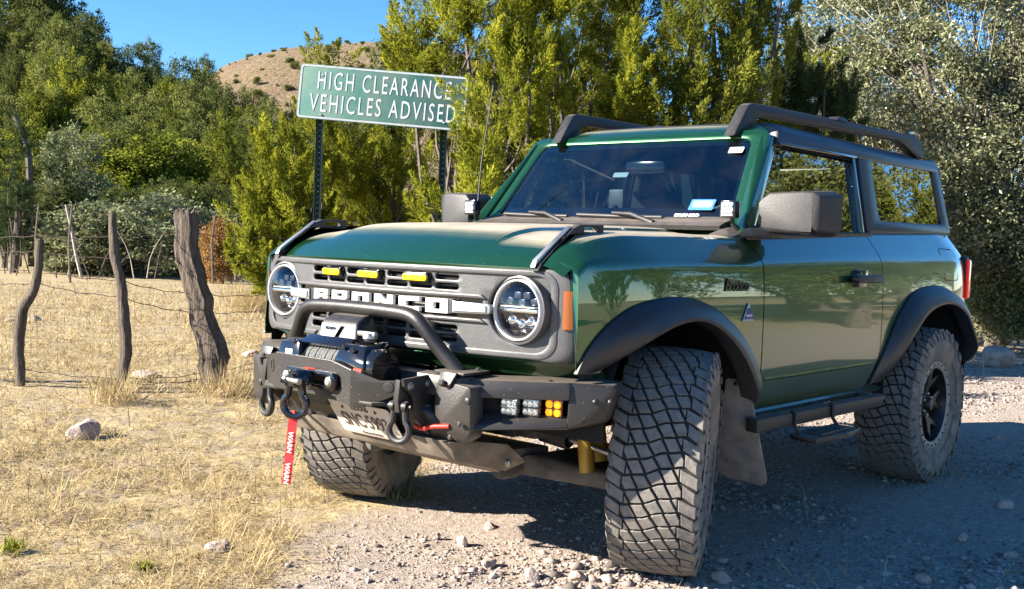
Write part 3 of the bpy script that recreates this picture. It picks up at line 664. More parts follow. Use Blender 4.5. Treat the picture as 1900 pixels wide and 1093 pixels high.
# ---------------------------------------------------------------- wheels
TR, TW = .429, .315
def tyre_mesh():
    prof = [(.222, -.118), (.232, -.128), (.255, -.136), (.30, -.156), (.345, -.163), (.378, -.160), (.402, -.150), (.414, -.138), (.4175, -.10), (.419, 0),
            (.4175, .10), (.414, .138), (.402, .150), (.378, .160), (.345, .163), (.30, .156), (.255, .136), (.232, .128), (.222, .118)]
    return lathe(prof, 72, 'y')
def tread_mesh():
    rnd = random.Random(3); V = []; F = []
    def crown(v):   # radius of the tread face and of the groove floor at sideways position v
        return TR - .010 * (abs(v) / .15) ** 2.6
    def block(poly, sink=.016, top_in=.0015):
        """poly: (u angle, v) corner list -> small prism bent round the tyre"""
        n = len(poly); cu = sum(p[0] for p in poly) / n; cv = sum(p[1] for p in poly) / n; base = len(V)
        for k_, (r_off, sh) in enumerate(((-sink, 1.0), (-.0015, 1.0), (0.0, .93))):
            for u, v in poly:
                u_, v_ = cu + (u - cu) * sh, cv + (v - cv) * sh
                r = crown(v_) + r_off; V.append((r * math.cos(u_), v_, r * math.sin(u_)))
        for a in (0, n):
            for i in range(n): F.append((base + a + i, base + a + (i + 1) % n, base + a + n + (i + 1) % n, base + a + n + i))
        F.append(tuple(base + 2 * n + i for i in range(n)))
    NP = 50; du = 2 * math.pi / NP; w = .0475; LIM = .098
    def warp(u, v):
        k = max(0, 1 - (abs(v) / .135) ** 4)
        return (u + .80 * v * k + .008 * math.sin(2 * math.pi * v / .095), v)
    def clip(poly, lim, sgn):
        out = []
        for a, b in zip(poly, poly[1:] + poly[:1]):
            ia, ib = sgn * a[1] <= lim, sgn * b[1] <= lim
            if ia: out.append(a)
            if ia != ib:
                t = (sgn * lim - a[1]) / (b[1] - a[1]); out.append((a[0] + (b[0] - a[0]) * t, sgn * lim))
        return out
    for i in range(NP):
        o_i = -.5 * w * (i % 2)          # every row steps half a block sideways, so the slanted sides line up into long diagonals
        for c in range(-4, 5):
            vb = c * w + o_i; gu, gv = .0105, .0046; u0, u1 = i * du, (i + 1) * du
            lft = lambda t: vb - .5 * w * t; rgt = lambda t: vb + w - .5 * w * t
            pts = [(u0 + gu, lft(0) + gv), (u0 + gu, (lft(0) + rgt(0)) / 2), (u0 + gu, rgt(0) - gv), (u0 + du * .5, rgt(.5) - gv), (u1 - gu, rgt(1) - gv), (u1 - gu, (lft(1) + rgt(1)) / 2), (u1 - gu, lft(1) + gv), (u0 + du * .5, lft(.5) + gv)]
            lim = .1035 if i % 2 else .0915
            pts = clip(clip(pts, lim, 1), lim if False else (.0915 if i % 2 else .1035), -1)
            if len(pts) < 3 or max(p_[1] for p_ in pts) - min(p_[1] for p_ in pts) < .012: continue
            block([warp(*p_) for p_ in pts])
        for s in (-1, 1):     # shoulder lugs that step in and out and wrap on to the wall
            u0 = i * du; ls = .1095 if (i % 2) == (s > 0) else .0975; L = .150 if i % 2 else .157
            a = [(u0 + .013, ls), (u0 + du - .013, ls - .002), (u0 + du - .013, L), (u0 + du * .5, L + .001), (u0 + .013, L)]
            pts = []
            for u, v in a:
                uu, vv = warp(u, v * s); pts.append((uu, vv if abs(v) < .12 else v * s))
            if s < 0: pts = pts[::-1]
            block(pts, .024)
            # side biter
            base = len(V); ww = du * .26
            for r_, y_ in ((.425, L - .004), (.400, .160), (.372, .1665), (.364, .163)):
                sk = .03 * (1 if i % 2 else -1) * (.425 - r_) / .06
                for q in (-ww, ww):
                    un = u0 + du * .5 + q + sk; V.append((r_ * math.cos(un), s * (y_ + .002), r_ * math.sin(un)))
            for q in range(3):
                f = (base + 2 * q, base + 2 * q + 1, base + 2 * q + 3, base + 2 * q + 2); F.append(f if s < 0 else f[::-1])
    me = bpy.data.meshes.new('m'); me.from_pydata(V, [], F); me.update()
    bm = bmesh.new(); bm.from_mesh(me); bmesh.ops.recalc_face_normals(bm, faces=bm.faces); bm.to_mesh(me); bm.free()
    return me
def wall_text(s, r0, size, a_mid, y):
    me = text_mesh(s, size, .004, bold=.0008, spacing=1.15)
    for v in me.vertices:
        a = a_mid - v.co.x / r0; r = r0 + v.co.y
        v.co = Vector((r * math.cos(a), y + v.co.z - .004 * (v.co.y / .02) ** 2, r * math.sin(a)))
    return me
ty_m, tr_m = tyre_mesh(), tread_mesh()
tb_m = lathe([(.4145, -.141), (.4185, -.10), (.4195, 0), (.4185, .10), (.4145, .141)], 72, 'y')
ring_m = lathe([(.205, .128), (.213, .134), (.240, .134), (.248, .126), (.247, .110), (.222, .105)], 64, 'y')
barrel_m = lathe([(.213, .132), (.205, .110), (.196, .060), (.192, -.03), (.205, -.10), (.235, -.118), (.24, -.125)], 56, 'y')
bolts_m = join([moved(lathe([(.0001, .1385), (.006, .1385), (.0065, .133)], 8, 'y'), (.227 * math.cos(a), 0, .227 * math.sin(a))) for a in [2 * math.pi * (k + .5) / 24 for k in range(24)]])
def spokes():
    out = []
    for k in range(6):
        a = 2 * math.pi * k / 6
        # each spoke forks towards the rim
        o = [(.052, -.022), (.105, -.020), (.150, -.052), (.200, -.062), (.203, -.036), (.163, -.020), (.150, 0), (.163, .020), (.203, .036), (.200, .062), (.150, .052), (.105, .020), (.052, .022)]
        p = plate2d([o], .034, .006)
        for v in p.vertices: v.co.z += -.030 * (1 - min(1, abs(v.co.x - .06) / .14)) ** 1
        out.append(xf(p, Matrix.Rotation(-a, 4, 'Y') @ frame_m((0, .085, 0), (1, 0, 0), (0, 0, -1))))
    return join(out)
sp_m = spokes()
hub_m = lathe([(.0001, .118), (.030, .117), (.036, .108), (.038, .085), (.075, .070), (.080, .05), (.08, .02)], 32, 'y')
nuts_m = join([moved(lathe([(.0001, .100), (.008, .099), (.0105, .090), (.011, .066)], 8, 'y'), (.060 * math.cos(a), 0, .060 * math.sin(a))) for a in [2 * math.pi * (k + .5) / 6 for k in range(6)]])
disc_m = lathe([(.05, .01), (.165, .01), (.168, .0), (.165, -.012), (.05, -.012)], 40, 'y')
drum_m = lathe([(.0001, .045), (.09, .04), (.10, .0), (.19, -.02), (.19, -.05), (.0001, -.06)], 32, 'y')
wt1 = wall_text('GOODYEAR', .300, .046, R(40), .157); wt3 = wall_text('GOODYEAR', .300, .046, R(220), .157)
wt2 = wall_text('WRANGLER TERRITORY', .285, .024, R(-72), .153)
def wheel(loc, rot, flip, spin):
    """a wheel with its outer face to local +y; flip turns it round for the other side"""
    m_ = Matrix.Translation(loc) @ rot.to_4x4() @ (Matrix.Rotation(math.pi, 4, 'Z') if flip else Matrix.Identity(4)) @ Matrix.Rotation(spin, 4, 'Y')
    w = link('wheel', barrel_m, RIMB, car); w.matrix_local = m_
    for nm, me, mt in (('tyre', ty_m, SIDEW), ('tread', tr_m, TREADM), ('tread_groove', tb_m, GROOVE), ('bead_ring', ring_m, RIMG), ('bead_bolts', bolts_m, RIMB), ('spokes', sp_m, RIMB), ('hub_cap', hub_m, RIMB), ('lug_nuts', nuts_m, STEEL), ('brake_disc', disc_m, STEEL), ('brake_drum', drum_m, UNDER), ('tyre_lettering', wt1, SIDEW), ('tyre_lettering', wt3, SIDEW), ('tyre_lettering', wt2, SIDEW)):
        link(nm, me, mt, w)
    return w
camber = Matrix.Rotation(R(-2.0), 3, 'X')
WZ = .428; WF = .432
wheel((0, .835, WF), Matrix.Rotation(R(25), 3, 'Z') @ camber, False, .3)
wheel((0, -.835, WZ), Matrix.Rotation(R(22.5), 3, 'Z') @ Matrix.Rotation(R(-1.5), 3, 'X'), True, .9)
wheel((-2.55, .835, WZ), Matrix.Identity(3), False, 1.1)
wheel((-2.55, -.835, WZ), Matrix.Identity(3), True, 2.0)
sw = wheel((-3.52, -.05, 1.02), Matrix.Rotation(R(90), 3, 'Z'), False, .5)
# mud flaps behind the front wheels
fl = [(.832, .705), (.845, .712), (.905, .712), (.912, .705), (.945, .62), (.992, .31), (.985, .285), (.965, .272), (.81, .285), (.775, .305), (.765, .335), (.772, .56), (.80, .60), (.826, .66)]
flap = xf(plate2d([fl], .008, .002), frame_m((-.415, 0, 0), (0, 1, 0), (.0, 0, 1)))
for v in flap.vertices: v.co.x -= .20 * (.71 - v.co.z) + .03 * math.sin((v.co.y - .76) * 9)
both('mud_flap', flap, FLAPM, car)
both('mud_flap_bolt', moved(lathe([(.0001, .006), (.007, .005), (.008, 0)], 10, 'x'), (-.425, .882, .695)), GLOSSB, car)
# --- running bar with drop step
bar_ = hull([(-.43, .930, .505), (-.43, .930, .565), (-.43, .985, .500), (-.43, .985, .558), (-1.72, .930, .500), (-1.80, .930, .555), (-1.72, .985, .495), (-1.80, .985, .548)], .010)
b1, b2 = both('side_step_bar', bar_, BLACK, car)
step = hull([(-.72, .985, .470), (-1.06, .985, .470), (-.74, 1.10, .462), (-1.02, 1.12, .462), (-1.20, 1.10, .462), (-1.16, .99, .470), (-.74, 1.10, .440), (-1.02, 1.125, .440), (-1.20, 1.10, .440), (-.74, .985, .445), (-1.16, .985, .445)], .008)
treads = join([moved(box((.30, .008, .006), .001), (-.95, y, .472)) for y in (1.01, 1.03, 1.05, 1.07, 1.09)] + [moved(box((.006, .09, .005), .001), (x, 1.05, .4715)) for x in (-.83, -.88, -.93, -.98, -1.03, -1.08)])
hangs = [tube([(x, .975, .566), (x, .992, .556), (x, .992, .50), (x, 1.02, .462)], .009, 8) for x in (-.76, -1.14)]
for p_, mm in ((b1, 0), (b2, 1)):
    for nm, me, mt in (('step_pad', step, BLACK), ('step_tread', treads, UNDER), ('step_hanger', hangs[0], BLACK), ('step_hanger', hangs[1], BLACK)): link(nm, mirror_y(me) if mm else me, mt, p_)
both('side_step_bracket', join([moved(box((.04, .16, .03), .006), (x, .86, .545)) for x in (-.6, -1.15, -1.7)]), UNDER, car)
# --- chassis, axle and suspension seen under the bumper
both('frame_rail', moved(box((3.6, .09, .14), .012), (-1.45, .42, .56)), UNDER, car)
link('rear_axle', tube([(-2.55, -.72, .43), (-2.55, -.15, .43), (-2.55, .15, .43), (-2.55, .72, .43)], [.05, .06, .06, .05], 14), UNDER, car)
link('floor_pan', moved(box((2.5, 1.55, .04), .01), (-1.55, 0, .60)), UNDER, car)
link('fuel_tank', moved(box((.8, .5, .22), .04), (-1.6, -.1, .47)), UNDER, car)
both('lower_control_arm', hull([(.36, .36, .400), (.36, .36, .345), (.30, .40, .42), (.02, .70, .325), (.02, .70, .270), (-.06, .72, .32), (-.06, .70, .27), (-.30, .38, .40), (-.30, .38, .35)], .012), SKID, car)
both('control_arm_bush', moved(lathe([(.0001, -.05), (.04, -.05), (.045, -.03), (.045, .03), (.04, .05), (.0001, .05)], 18, 'x'), (.38, .36, .375)), UNDER, car)
sa, sb_ = both('shock_absorber', tube([(.10, .50, .86), (.12, .555, .60), (.13, .60, .40)], [.05, .052, .045], 16), GOLD, car)
sh2 = tube([(.185, .545, .80), (.20, .575, .60), (.205, .61, .37)], .030, 14)
for p_, mm in ((sa, 0), (sb_, 1)): link('shock_reservoir', mirror_y(sh2) if mm else sh2, GOLD, p_)
boot = lathe([(.045 if k % 2 else .036, .14 * k / 16) for k in range(17)], 18, 'y')
both('steering_boot', moved(boot, (.20, .38, .50), Matrix.Rotation(R(-6), 3, 'X')), BLACK, car)
both('tie_rod', tube([(.20, .52, .485), (.19, .74, .45)], [.013, .012], 10), STEEL, car)
both('steering_knuckle', hull([(.06, .70, .25), (-.06, .70, .25), (.06, .74, .60), (-.06, .74, .60), (.08, .78, .43), (-.08, .78, .43)], .01), UNDER, car)
link('front_cross_member', moved(box((.5, .72, .16), .02), (.1, 0, .56)), UNDER, car)
link('engine_sump', moved(box((.6, .5, .25), .05), (.25, 0, .66)), DARK, car)
# --- interior seen through the windscreen
link('dashboard', hull([(-.72, .70, 1.30), (-.72, -.70, 1.30), (-1.02, .70, 1.33), (-1.02, -.70, 1.33), (-1.06, .70, 1.10), (-1.06, -.70, 1.10), (-.72, .7, 1.1), (-.72, -.7, 1.1)], .02), SEAT, car)
st = link('steering_wheel', moved(lathe([(.175 + .016 * math.cos(a), .016 * math.sin(a)) for a in np.linspace(0, 2 * math.pi, 11)], 36, 'x'), (-1.17, .38, 1.30), Matrix.Rotation(R(-20), 3, 'Y')), BLACK, car)
link('steering_hub', moved(box((.05, .30, .07), .015), (-1.165, .38, 1.30), Matrix.Rotation(R(-20), 3, 'Y')), BLACK, st)
both('front_seat', hull([(-1.62, .16, .75), (-1.62, .60, .75), (-1.72, .18, 1.38), (-1.72, .58, 1.38), (-1.55, .18, 1.30), (-1.55, .58, 1.30), (-1.46, .16, .75), (-1.46, .60, .75)], .04, 3), SEAT, car)
both('headrest', moved(box((.09, .24, .17), .035, 3), (-1.68, .38, 1.48)), SEAT, car)
link('rear_seat', hull([(-2.45, .55, .8), (-2.45, -.55, .8), (-2.55, .55, 1.38), (-2.55, -.55, 1.38), (-2.36, .55, 1.3), (-2.36, -.55, 1.3), (-2.3, .55, .8), (-2.3, -.55, .8)], .04), SEAT, car)
link('roll_bar', tube([(-1.92, .68, 1.0), (-1.92, .64, 1.68), (-1.92, .52, 1.77), (-1.92, -.52, 1.77), (-1.92, -.64, 1.68), (-1.92, -.68, 1.0)], .032, 12, smooth_path=2), SEAT, car)
link('rear_view_mirror', moved(box((.03, .23, .065), .015), (-.985, .03, 1.635)), GLOSSB, car)
link('phone_mount', join([tube([(-.86, -.10, 1.33), (-.88, -.09, 1.40), (-.92, -.10, 1.44)], .012, 8), moved(box((.02, .09, .13), .01), (-.93, -.10, 1.46))]), BLACK, car)
link('headliner', moved(box((1.9, 1.25, .02), .005), (-2.05, 0, 1.80)), SEAT, car)
# ---------------------------------------------------------------- steel winch bumper
def XY(pts_top, z0, z1): return [(x, y, z) for x, y in pts_top for z in (z0, z1)]
bump_ = empty('winch_bumper'); bump_.parent = car
beam = hull([(.80, -.56, .70), (.80, .56, .70), (.80, -.56, .775), (.80, .56, .775), (.88, -.54, .70), (.88, .54, .70), (.87, -.54, .772), (.87, .54, .772)], .012)
link('bumper_beam', beam, POWDER, bump_)
# wings: upper bar, lower bar, end cap, lamp pocket between
upper = hull([(.875, .50, .705), (.865, .50, .764), (.72, .50, .770), (.652, .845, .711), (.642, .845, .771), (.50, .845, .780), (.875, .52, .705), (.53, .845, .712)], .012)
lower = hull([(.865, .575, .612), (.800, .575, .652), (.855, .60, .600), (.652, .845, .622), (.630, .845, .656), (.52, .845, .656), (.70, .60, .640), (.645, .84, .612), (.54, .84, .618), (.72, .6, .606)], .010)
endc = hull([(.652, .838, .614), (.642, .838, .771), (.50, .838, .780), (.53, .838, .612), (.545, .955, .738), (.545, .955, .762), (.515, .95, .77), (.45, .93, .772), (.565, .925, .650), (.52, .925, .640), (.625, .872, .628), (.615, .872, .768)], .012, 3)
inner = hull([(.885, .455, .762), (.890, .47, .60), (.872, .60, .745), (.868, .60, .585), (.80, .455, .762), (.80, .47, .58), (.80, .60, .745), (.80, .60, .575), (.86, .55, .545), (.80, .55, .545), (.885, .44, .64)], .010)
pocket = moved(box((.02, .36, .10), .004), (.665, .70, .685), Matrix.Rotation(R(37), 3, 'Z'))
for me, nm, mt in ((upper, 'wing_upper_bar', POWDER), (lower, 'wing_lower_bar', POWDER), (endc, 'wing_end_cap', POWDER), (inner, 'wing_inner_plate', POWDER), (pocket, 'lamp_pocket', DARK)):
    link(nm, me, mt, bump_); link(nm, mirror_y(me), None, bump_)
def hexbolt(loc, axis, r=.011, h=.006):
    me = lathe([(.0001, h), (r * .6, h), (r, h * .6), (r, 0)], 10, axis); return moved(me, loc)
for q in ((.555, .944, .712), (.592, .908, .712)): link('end_cap_bolt', hexbolt(q, 'y', .010, .012), BLACK, bump_)
link('wing_bolt', join([hexbolt((.888, .57, .620), 'x', .009), hexbolt((.889, .53, .570), 'x', .009), hexbolt((.880, .595, .70), 'x', .012), hexbolt((.66, .77, .770), 'z', .009), hexbolt((.60, .835, .774), 'z', .009)]), BLACK, bump_)
# lamps in the pockets
def pod(y, kind, s=1):
    x = .872 - (y - .54) * .75; rot = Matrix.Rotation(R(16), 3, 'Z'); base = Vector((x - (.020 if s > 0 else .05), y, .681))
    M_ = Matrix.Translation(base) @ rot.to_4x4() @ Matrix.Diagonal((.8, .80, .80, 1))
    def put(nm, me, mt, par):
        me.transform(M_)
        if s < 0: me = mirror_y(me)
        return link(nm, me, mt, par)
    h = put('fog_lamp', moved(box((.06, .082, .082), .006), (-.03, 0, 0)), GLOSSB, bump_)
    put('fog_lamp_face', moved(box((.006, .070, .066), .003), (.001, 0, 0)), FOGAMB if kind == 'amber' else (PALEST if kind == 'clear' else STEEL), h)
    if kind == 'amber':
        put('led_cell', join([moved(lathe([(.0001, .006), (.010, .005), (.014, .001), (.016, .004)], 14, 'x'), (.004, a, b)) for a in (-.018, .018) for b in (-.017, .017)]), AMBERL, h)
        put('led_cross', join([moved(box((.010, .006, .066), .001), (.004, 0, 0)), moved(box((.010, .070, .005), .001), (.004, 0, 0))]), GLOSSB, h)
    else:
        put('led_cell', join([moved(lathe([(.0001, .006), (.007, .005), (.010, .001), (.0115, .004)], 12, 'x'), (.004, a, b)) for a in (-.023, 0, .023) for b in (-.017, .017)]), CHROME, h)
        put('led_divider', moved(box((.008, .072, .008), .001), (.004, 0, 0)), GLOSSB if kind == 'dark' else STEEL, h)
for s in (1, -1):
    pod(.672, 'clear', s); pod(.730, 'dark', s); pod(.792, 'amber', s)
# winch cradle face plate
FP = [(-.385, .770), (-.20, .800), (.10, .800), (.20, .778), (.30, .745), (.385, .752), (.385, .735), (.36, .70), (.24, .645), (.10, .668), (-.20, .668), (-.36, .65), (-.385, .70)]
def cradle_x(y): return 1.048 if abs(y) < .205 else 1.048 - .46 * (abs(y) - .205)
def bendf(me, f):
    bm = bmesh.new(); bm.from_mesh(me)
    for y in (-.205, .205): bmesh.ops.bisect_plane(bm, geom=list(bm.verts) + list(bm.edges) + list(bm.faces), plane_co=(0, y, 0), plane_no=(0, 1, 0))
    for v in bm.verts: v.co.x += f(v.co.y)
    o = bpy.data.meshes.new('m'); bm.to_mesh(o); bm.free(); return smooth(o, 20)
cr = link('winch_cradle', bendf(xf(plate2d([FP, rrect(-.145, .155, .700, .752, .02)], .012, .002), YZ), cradle_x), POWDER, bump_)
link('cradle_emblem', bendf(xf(plate2d([circle(.335, .725, .017, 20)], .004, .001), YZ), lambda y: cradle_x(y) + .007), BLACK, cr)
link('cradle_emblem', bendf(xf(plate2d([circle(-.27, .745, .025, 20), circle(-.27, .745, .017, 16)], .004, .001), YZ), lambda y: cradle_x(y) + .007), BLACK, cr)
link('cradle_floor', hull([(1.04, -.30, .672), (1.04, .30, .672), (.80, -.40, .672), (.80, .40, .672), (1.04, -.3, .66), (1.04, .3, .66), (.8, -.4, .66), (.8, .4, .66)], .003), POWDER, bump_)
for s in (1, -1):
    sp_ = xf(plate2d([[(.990, .760), (.795, .772), (.795, .575), (.86, .560), (.925, .615), (.945, .70), (.985, .735)]], .012, .002), frame_m((0, .395 * s, 0), (1, 0, 0), (0, 0, 1)))
    link('cradle_side_plate', sp_, POWDER, bump_)
    for x, z in ((.958, .735), (.872, .738), (.868, .655)): link('cradle_bolt', moved(lathe([(.0001, .010 * s), (.008, .010 * s), (.009, .004 * s), (.014, .003 * s), (.0145, 0)], 10, 'y'), (x, (.4015) * s, z)), STEEL, bump_)
# shackles: mount ear, bow and pin
def bow_shackle(r=.030, t=.011):
    pts = []
    for k in range(15):
        a = R(-50 + 280 * k / 14); pts.append((0, r * 1.25 * math.cos(a) * 1.0, -.052 + -r * 1.15 * math.sin(a)))
    pts = [(0, .024, .03)] + [(0, .024, .012)] + pts + [(0, -.024, .012)] + [(0, -.024, .03)]
    b = tube(pts, t, 10, smooth_path=1)
    ears = [moved(lathe([(.0001, -.009), (.019, -.009), (.020, 0), (.019, .009), (.0001, .009)], 16, 'y'), (0, y, .030)) for y in (-.026, .026)]
    pin = tube([(0, -.055, .03), (0, .050, .03)], .009, 10)
    return join([b] + ears + [pin])
for s in (1, -1):
    ear = xf(plate2d([[(-.03, .09), (.02, .10), (.028, .03), (.02, -.012), (-.015, -.014), (-.03, .01)], circle(.0, .008, .009, 12)], .024, .003), frame_m((.965, .368 * s, .655), (1, 0, 0), (0, 0, 1)))
    e_ = link('shackle_mount', ear, POWDER, bump_)
    link('bow_shackle', moved(bow_shackle(.034, .012), (.972, .368 * s, .633), Matrix.Rotation(R(90), 3, 'Z') @ Matrix.Rotation(R(8), 3, 'Y') if False else Matrix.Rotation(R(10 * s), 3, 'Z')), BLACK, e_)
# bull bar hoop with its feet
hp = [(.785, -.470, .775), (.815, -.385, .86), (.838, -.330, .935), (.842, -.285, .965), (.844, -.20, .972), (.846, 0, .974), (.844, .20, .972), (.842, .285, .965), (.838, .330, .935), (.815, .385, .86), (.785, .470, .775)]
hb2 = link('bull_bar', tube(hp, .0265, 16, smooth_path=2), POWDER, bump_)
for s in (1, -1):
    link('bull_bar_foot', hull([(.73, .40 * s, .776), (.73, .56 * s, .780), (.865, .42 * s, .776), (.865, .56 * s, .778), (.73, .40 * s, .786), (.73, .56 * s, .790), (.865, .42 * s, .788), (.865, .56 * s, .788)], .004), POWDER, hb2)
    link('bull_bar_foot', hull([(.868, .46 * s, .788), (.868, .54 * s, .788), (.892, .47 * s, .745), (.892, .52 * s, .745), (.878, .46 * s, .788), (.878, .54 * s, .788), (.884, .47 * s, .735), (.884, .52 * s, .735)], .003), POWDER, hb2)
    link('bull_bar_bolt', join([hexbolt((.896, .495 * s, .753), 'x', .011, .010), hexbolt((.76, .43 * s, .790), 'z', .009), hexbolt((.76, .53 * s, .792), 'z', .009)]), BLACK, hb2)
# winch
wz, wx = .775, .945
wi = link('winch', moved(lathe([(.0001, -.26), (.062, -.26), (.070, -.25), (.070, -.13), (.060, -.125)], 24, 'y'), (wx, 0, wz)), GLOSSB, bump_)
link('winch_gearbox', moved(lathe([(.060, .125), (.068, .13), (.074, .15), (.074, .245), (.066, .265), (.0001, .268)], 10, 'y'), (wx, 0, wz)), GLOSSB, wi)
link('winch_housing', hull([(wx + .07, -.235, .84), (wx + .07, -.13, .85), (wx - .06, -.25, .86), (wx - .06, -.11, .87), (wx + .085, -.24, .79), (wx + .085, -.11, .79), (wx - .07, -.25, .74), (wx - .07, -.11, .74), (wx + .08, -.24, .74), (wx + .08, -.11, .74)], .012), GLOSSB, wi)
link('winch_housing', hull([(wx + .06, .10, .855), (wx + .05, .21, .852), (wx - .06, .10, .875), (wx - .06, .22, .868), (wx + .085, .08, .80), (wx + .085, .24, .795), (wx - .07, .24, .74), (wx - .07, .10, .74), (wx + .08, .10, .74), (wx + .08, .24, .74)], .012), GLOSSB, wi)
link('winch_tie_bar', hull([(wx + .065, -.13, .845), (wx + .065, .12, .845), (wx + .02, -.13, .872), (wx + .02, .12, .872), (wx + .05, -.13, .835), (wx + .05, .12, .835), (wx, -.13, .865), (wx, .12, .865)], .003), GLOSSB, wi)
link('winch_bolt', join([hexbolt((wx + .070, y, z), 'x', .010, .008) for y, z in ((.125, .848), (.175, .838), (-.15, .845), (.215, .80), (-.2, .80))]), GLOSSB, wi)
rope = []
for k in range(13):
    y = -.112 + k * .0186; rope.append(moved(lathe([(.056 + .0105 * math.cos(a), .0105 * math.sin(a)) for a in np.linspace(0, 2 * math.pi, 9)], 26, 'y'), (wx, y, wz), Matrix.Rotation(R(random.uniform(-3, 3)), 3, 'Z')))
link('winch_rope', join(rope), ROPE, wi)
cb = link('control_box', hull([(.955, -.125, .845), (.955, .115, .845), (.925, -.105, .925), (.925, .085, .925), (.83, -.125, .85), (.83, .115, .85), (.84, -.095, .950), (.84, .075, .950), (.885, -.10, .948), (.885, .08, .948)], .012, 3), BLACK, wi)
lab = xf(plate2d([[(-.065, .022), (.040, .022), (.018, -.036), (-.050, -.036)]], .003), frame_m((.949, -.022, .893), (0, 1, 0), (-.03, 0, .08)))
link('control_label', lab, WHITE, cb)
link('control_label_text', xf(text_mesh('WARN', .020, .001, bold=.0006), frame_m((.9508, -.032, .899), (0, 1, 0), (-.03, 0, .08))), GLOSSB, cb)
link('control_label_text', xf(text_mesh('ZEON', .013, .001), frame_m((.9558, -.034, .880), (0, 1, 0), (-.03, 0, .08))), GLOSSB, cb)
kn = link('clutch_lever', join([moved(lathe([(.0001, .030), (.022, .030), (.026, .024), (.026, .010), (.018, .0)], 16, 'z'), (.945, .178, .868)), moved(box((.022, .09, .018), .006), (.945, .165, .893))]), STEEL, wi)
for y in (.255, -.17): link('winch_decal', xf(plate2d([rrect(-.020, .020, -.013, .013, .003)], .002), frame_m((wx + .083, y if y < 0 else .21, .802 if y < 0 else .775), (0, 1, 0), (-.1, 0, 1))), WHITE if y < 0 else REDW, wi)
# fairlead, hook, strap
fa = link('fairlead', xf(plate2d([rrect(-.135, .145, .692, .760, .025), rrect(-.085, .095, .712, .742, .014)], .030, .008), frame_m((1.062, 0, 0), (0, 1, 0), (0, 0, 1))), GLOSSB, bump_)
for y in (-.112, .122): link('fairlead_bolt', hexbolt((1.076, y, .727), 'x', .018, .014), STEEL, fa)
link('fairlead_decal', xf(plate2d([rrect(-.028, .028, -.005, .005, .002)], .001), frame_m((1.068, .0, .762), (0, 1, 0), (-1, 0, .3))), REDW, fa)
hk = link('winch_hook', join([moved(lathe([(.0001, .045), (.030, .045), (.036, .030), (.036, -.01), (.028, -.02)], 20, 'x'), (1.10, .010, .727)),
                               moved(lathe([(.0001, .012), (.022, .012), (.024, .0), (.022, -.012), (.0001, -.012)], 16, 'x'), (1.148, .010, .727)),
                               moved(bow_shackle(.036, .0135), (1.135, .010, .690), Matrix.Rotation(R(25), 3, 'Z'))]), GLOSSB, bump_)
link('hook_pin', tube([(1.150, -.035, .728), (1.155, .055, .725)], .011, 10), STEEL, hk)
sp2 = [(1.135, .004, .612), (1.132, -.004, .585), (1.128, -.014, .545), (1.124, -.026, .475), (1.120, -.040, .40), (1.118, -.050, .345)]
SD = Vector((-.45, .9, 0)).normalized(); SN = Vector((.9, .45, 0)).normalized()
P = [[Vector(p) + SD * w * (.5 if i == 0 else 1) for w in (-.0165, 0, .0165)] for i, p in enumerate(sp2)]
stp = link('pull_strap', grid_mesh(np.array([[tuple(q) for q in r_] for r_ in P]), thick=.003), REDSTR, hk)
def strap_text(s, zc_):
    a = Vector(sp2[2]); b = Vector(sp2[-1]); t = (a.z - zc_) / (a.z - b.z); c = a.lerp(b, t); d = (b - a).normalized()
    return link('strap_lettering', xf(text_mesh(s, .026, .0008, bold=.0006), frame_m(c + SN * .0045, d, SD)), WHITE, hk)
strap_text('WARN', .500); strap_text('WARN', .385)
link('strap_loop', tube([(1.135, .016, .598), (1.136, .008, .612), (1.136, -.004, .610), (1.134, -.008, .594), (1.133, .004, .584), (1.134, .014, .588), (1.135, .016, .598)], .0065, 8), REDSTR, hk)
# licence plate, lower skirt, skid plates, red winch line
SKD = POWDER
link('lower_skirt', hull([(.915, -.40, .658), (.915, .40, .658), (.80, -.48, .60), (.80, .52, .60), (.835, -.40, .535), (.835, .50, .545), (.78, -.46, .66), (.78, .46, .66), (.78, -.4, .53), (.78, .5, .54)], .008), POWDER, bump_)
PM = frame_m((.892, .110, .572), (.02, 1, 0), (.60, 0, .8))
pl0 = link('licence_plate', xf(plate2d([rrect(-.168, .168, -.080, .080, .012)], .003, .001), PM), PLATEM, bump_)
def ptxt(s, size, u, v, **kw): return link('plate_lettering', xf(text_mesh(s, size, .002, **kw), PM @ Matrix.Translation((u, v, .0025))), PLATET, pl0)
ptxt('SNC·5993', .092, 0, -.008, xscale=.66, bold=.0012); ptxt('TEXAS', .034, 0, .058, xscale=1.0, bold=.0005); ptxt('The Lone Star State', .014, 0, -.064)
link('plate_bolt', join([hexbolt(tuple(PM @ Vector((u, .056, .002))), 'x', .007, .004) for u in (-.09, .09)]), GLOSSB, pl0)
link('skid_plate', hull([(.86, -.42, .545), (.86, .50, .545), (.80, -.40, .470), (.80, .48, .470), (.56, -.46, .400), (.56, .50, .405), (.50, .55, .44), (.62, .56, .52), (.60, -.50, .50), (.78, .52, .545)], .012), SKID, car)
link('skid_plate', hull([(.62, -.40, .44), (.62, .42, .44), (.40, -.36, .345), (.40, .36, .345), (.10, -.34, .36), (.10, .34, .36), (.10, -.34, .42), (.10, .34, .42), (.6, -.4, .47), (.6, .42, .47)], .012), SKID, car)
link('skid_bolt', join([hexbolt((.585, .535, .445), 'x', .014, .012), hexbolt((.80, .40, .51), 'x', .010, .006), hexbolt((.80, -.2, .51), 'x', .010, .006)]), STEEL, car)
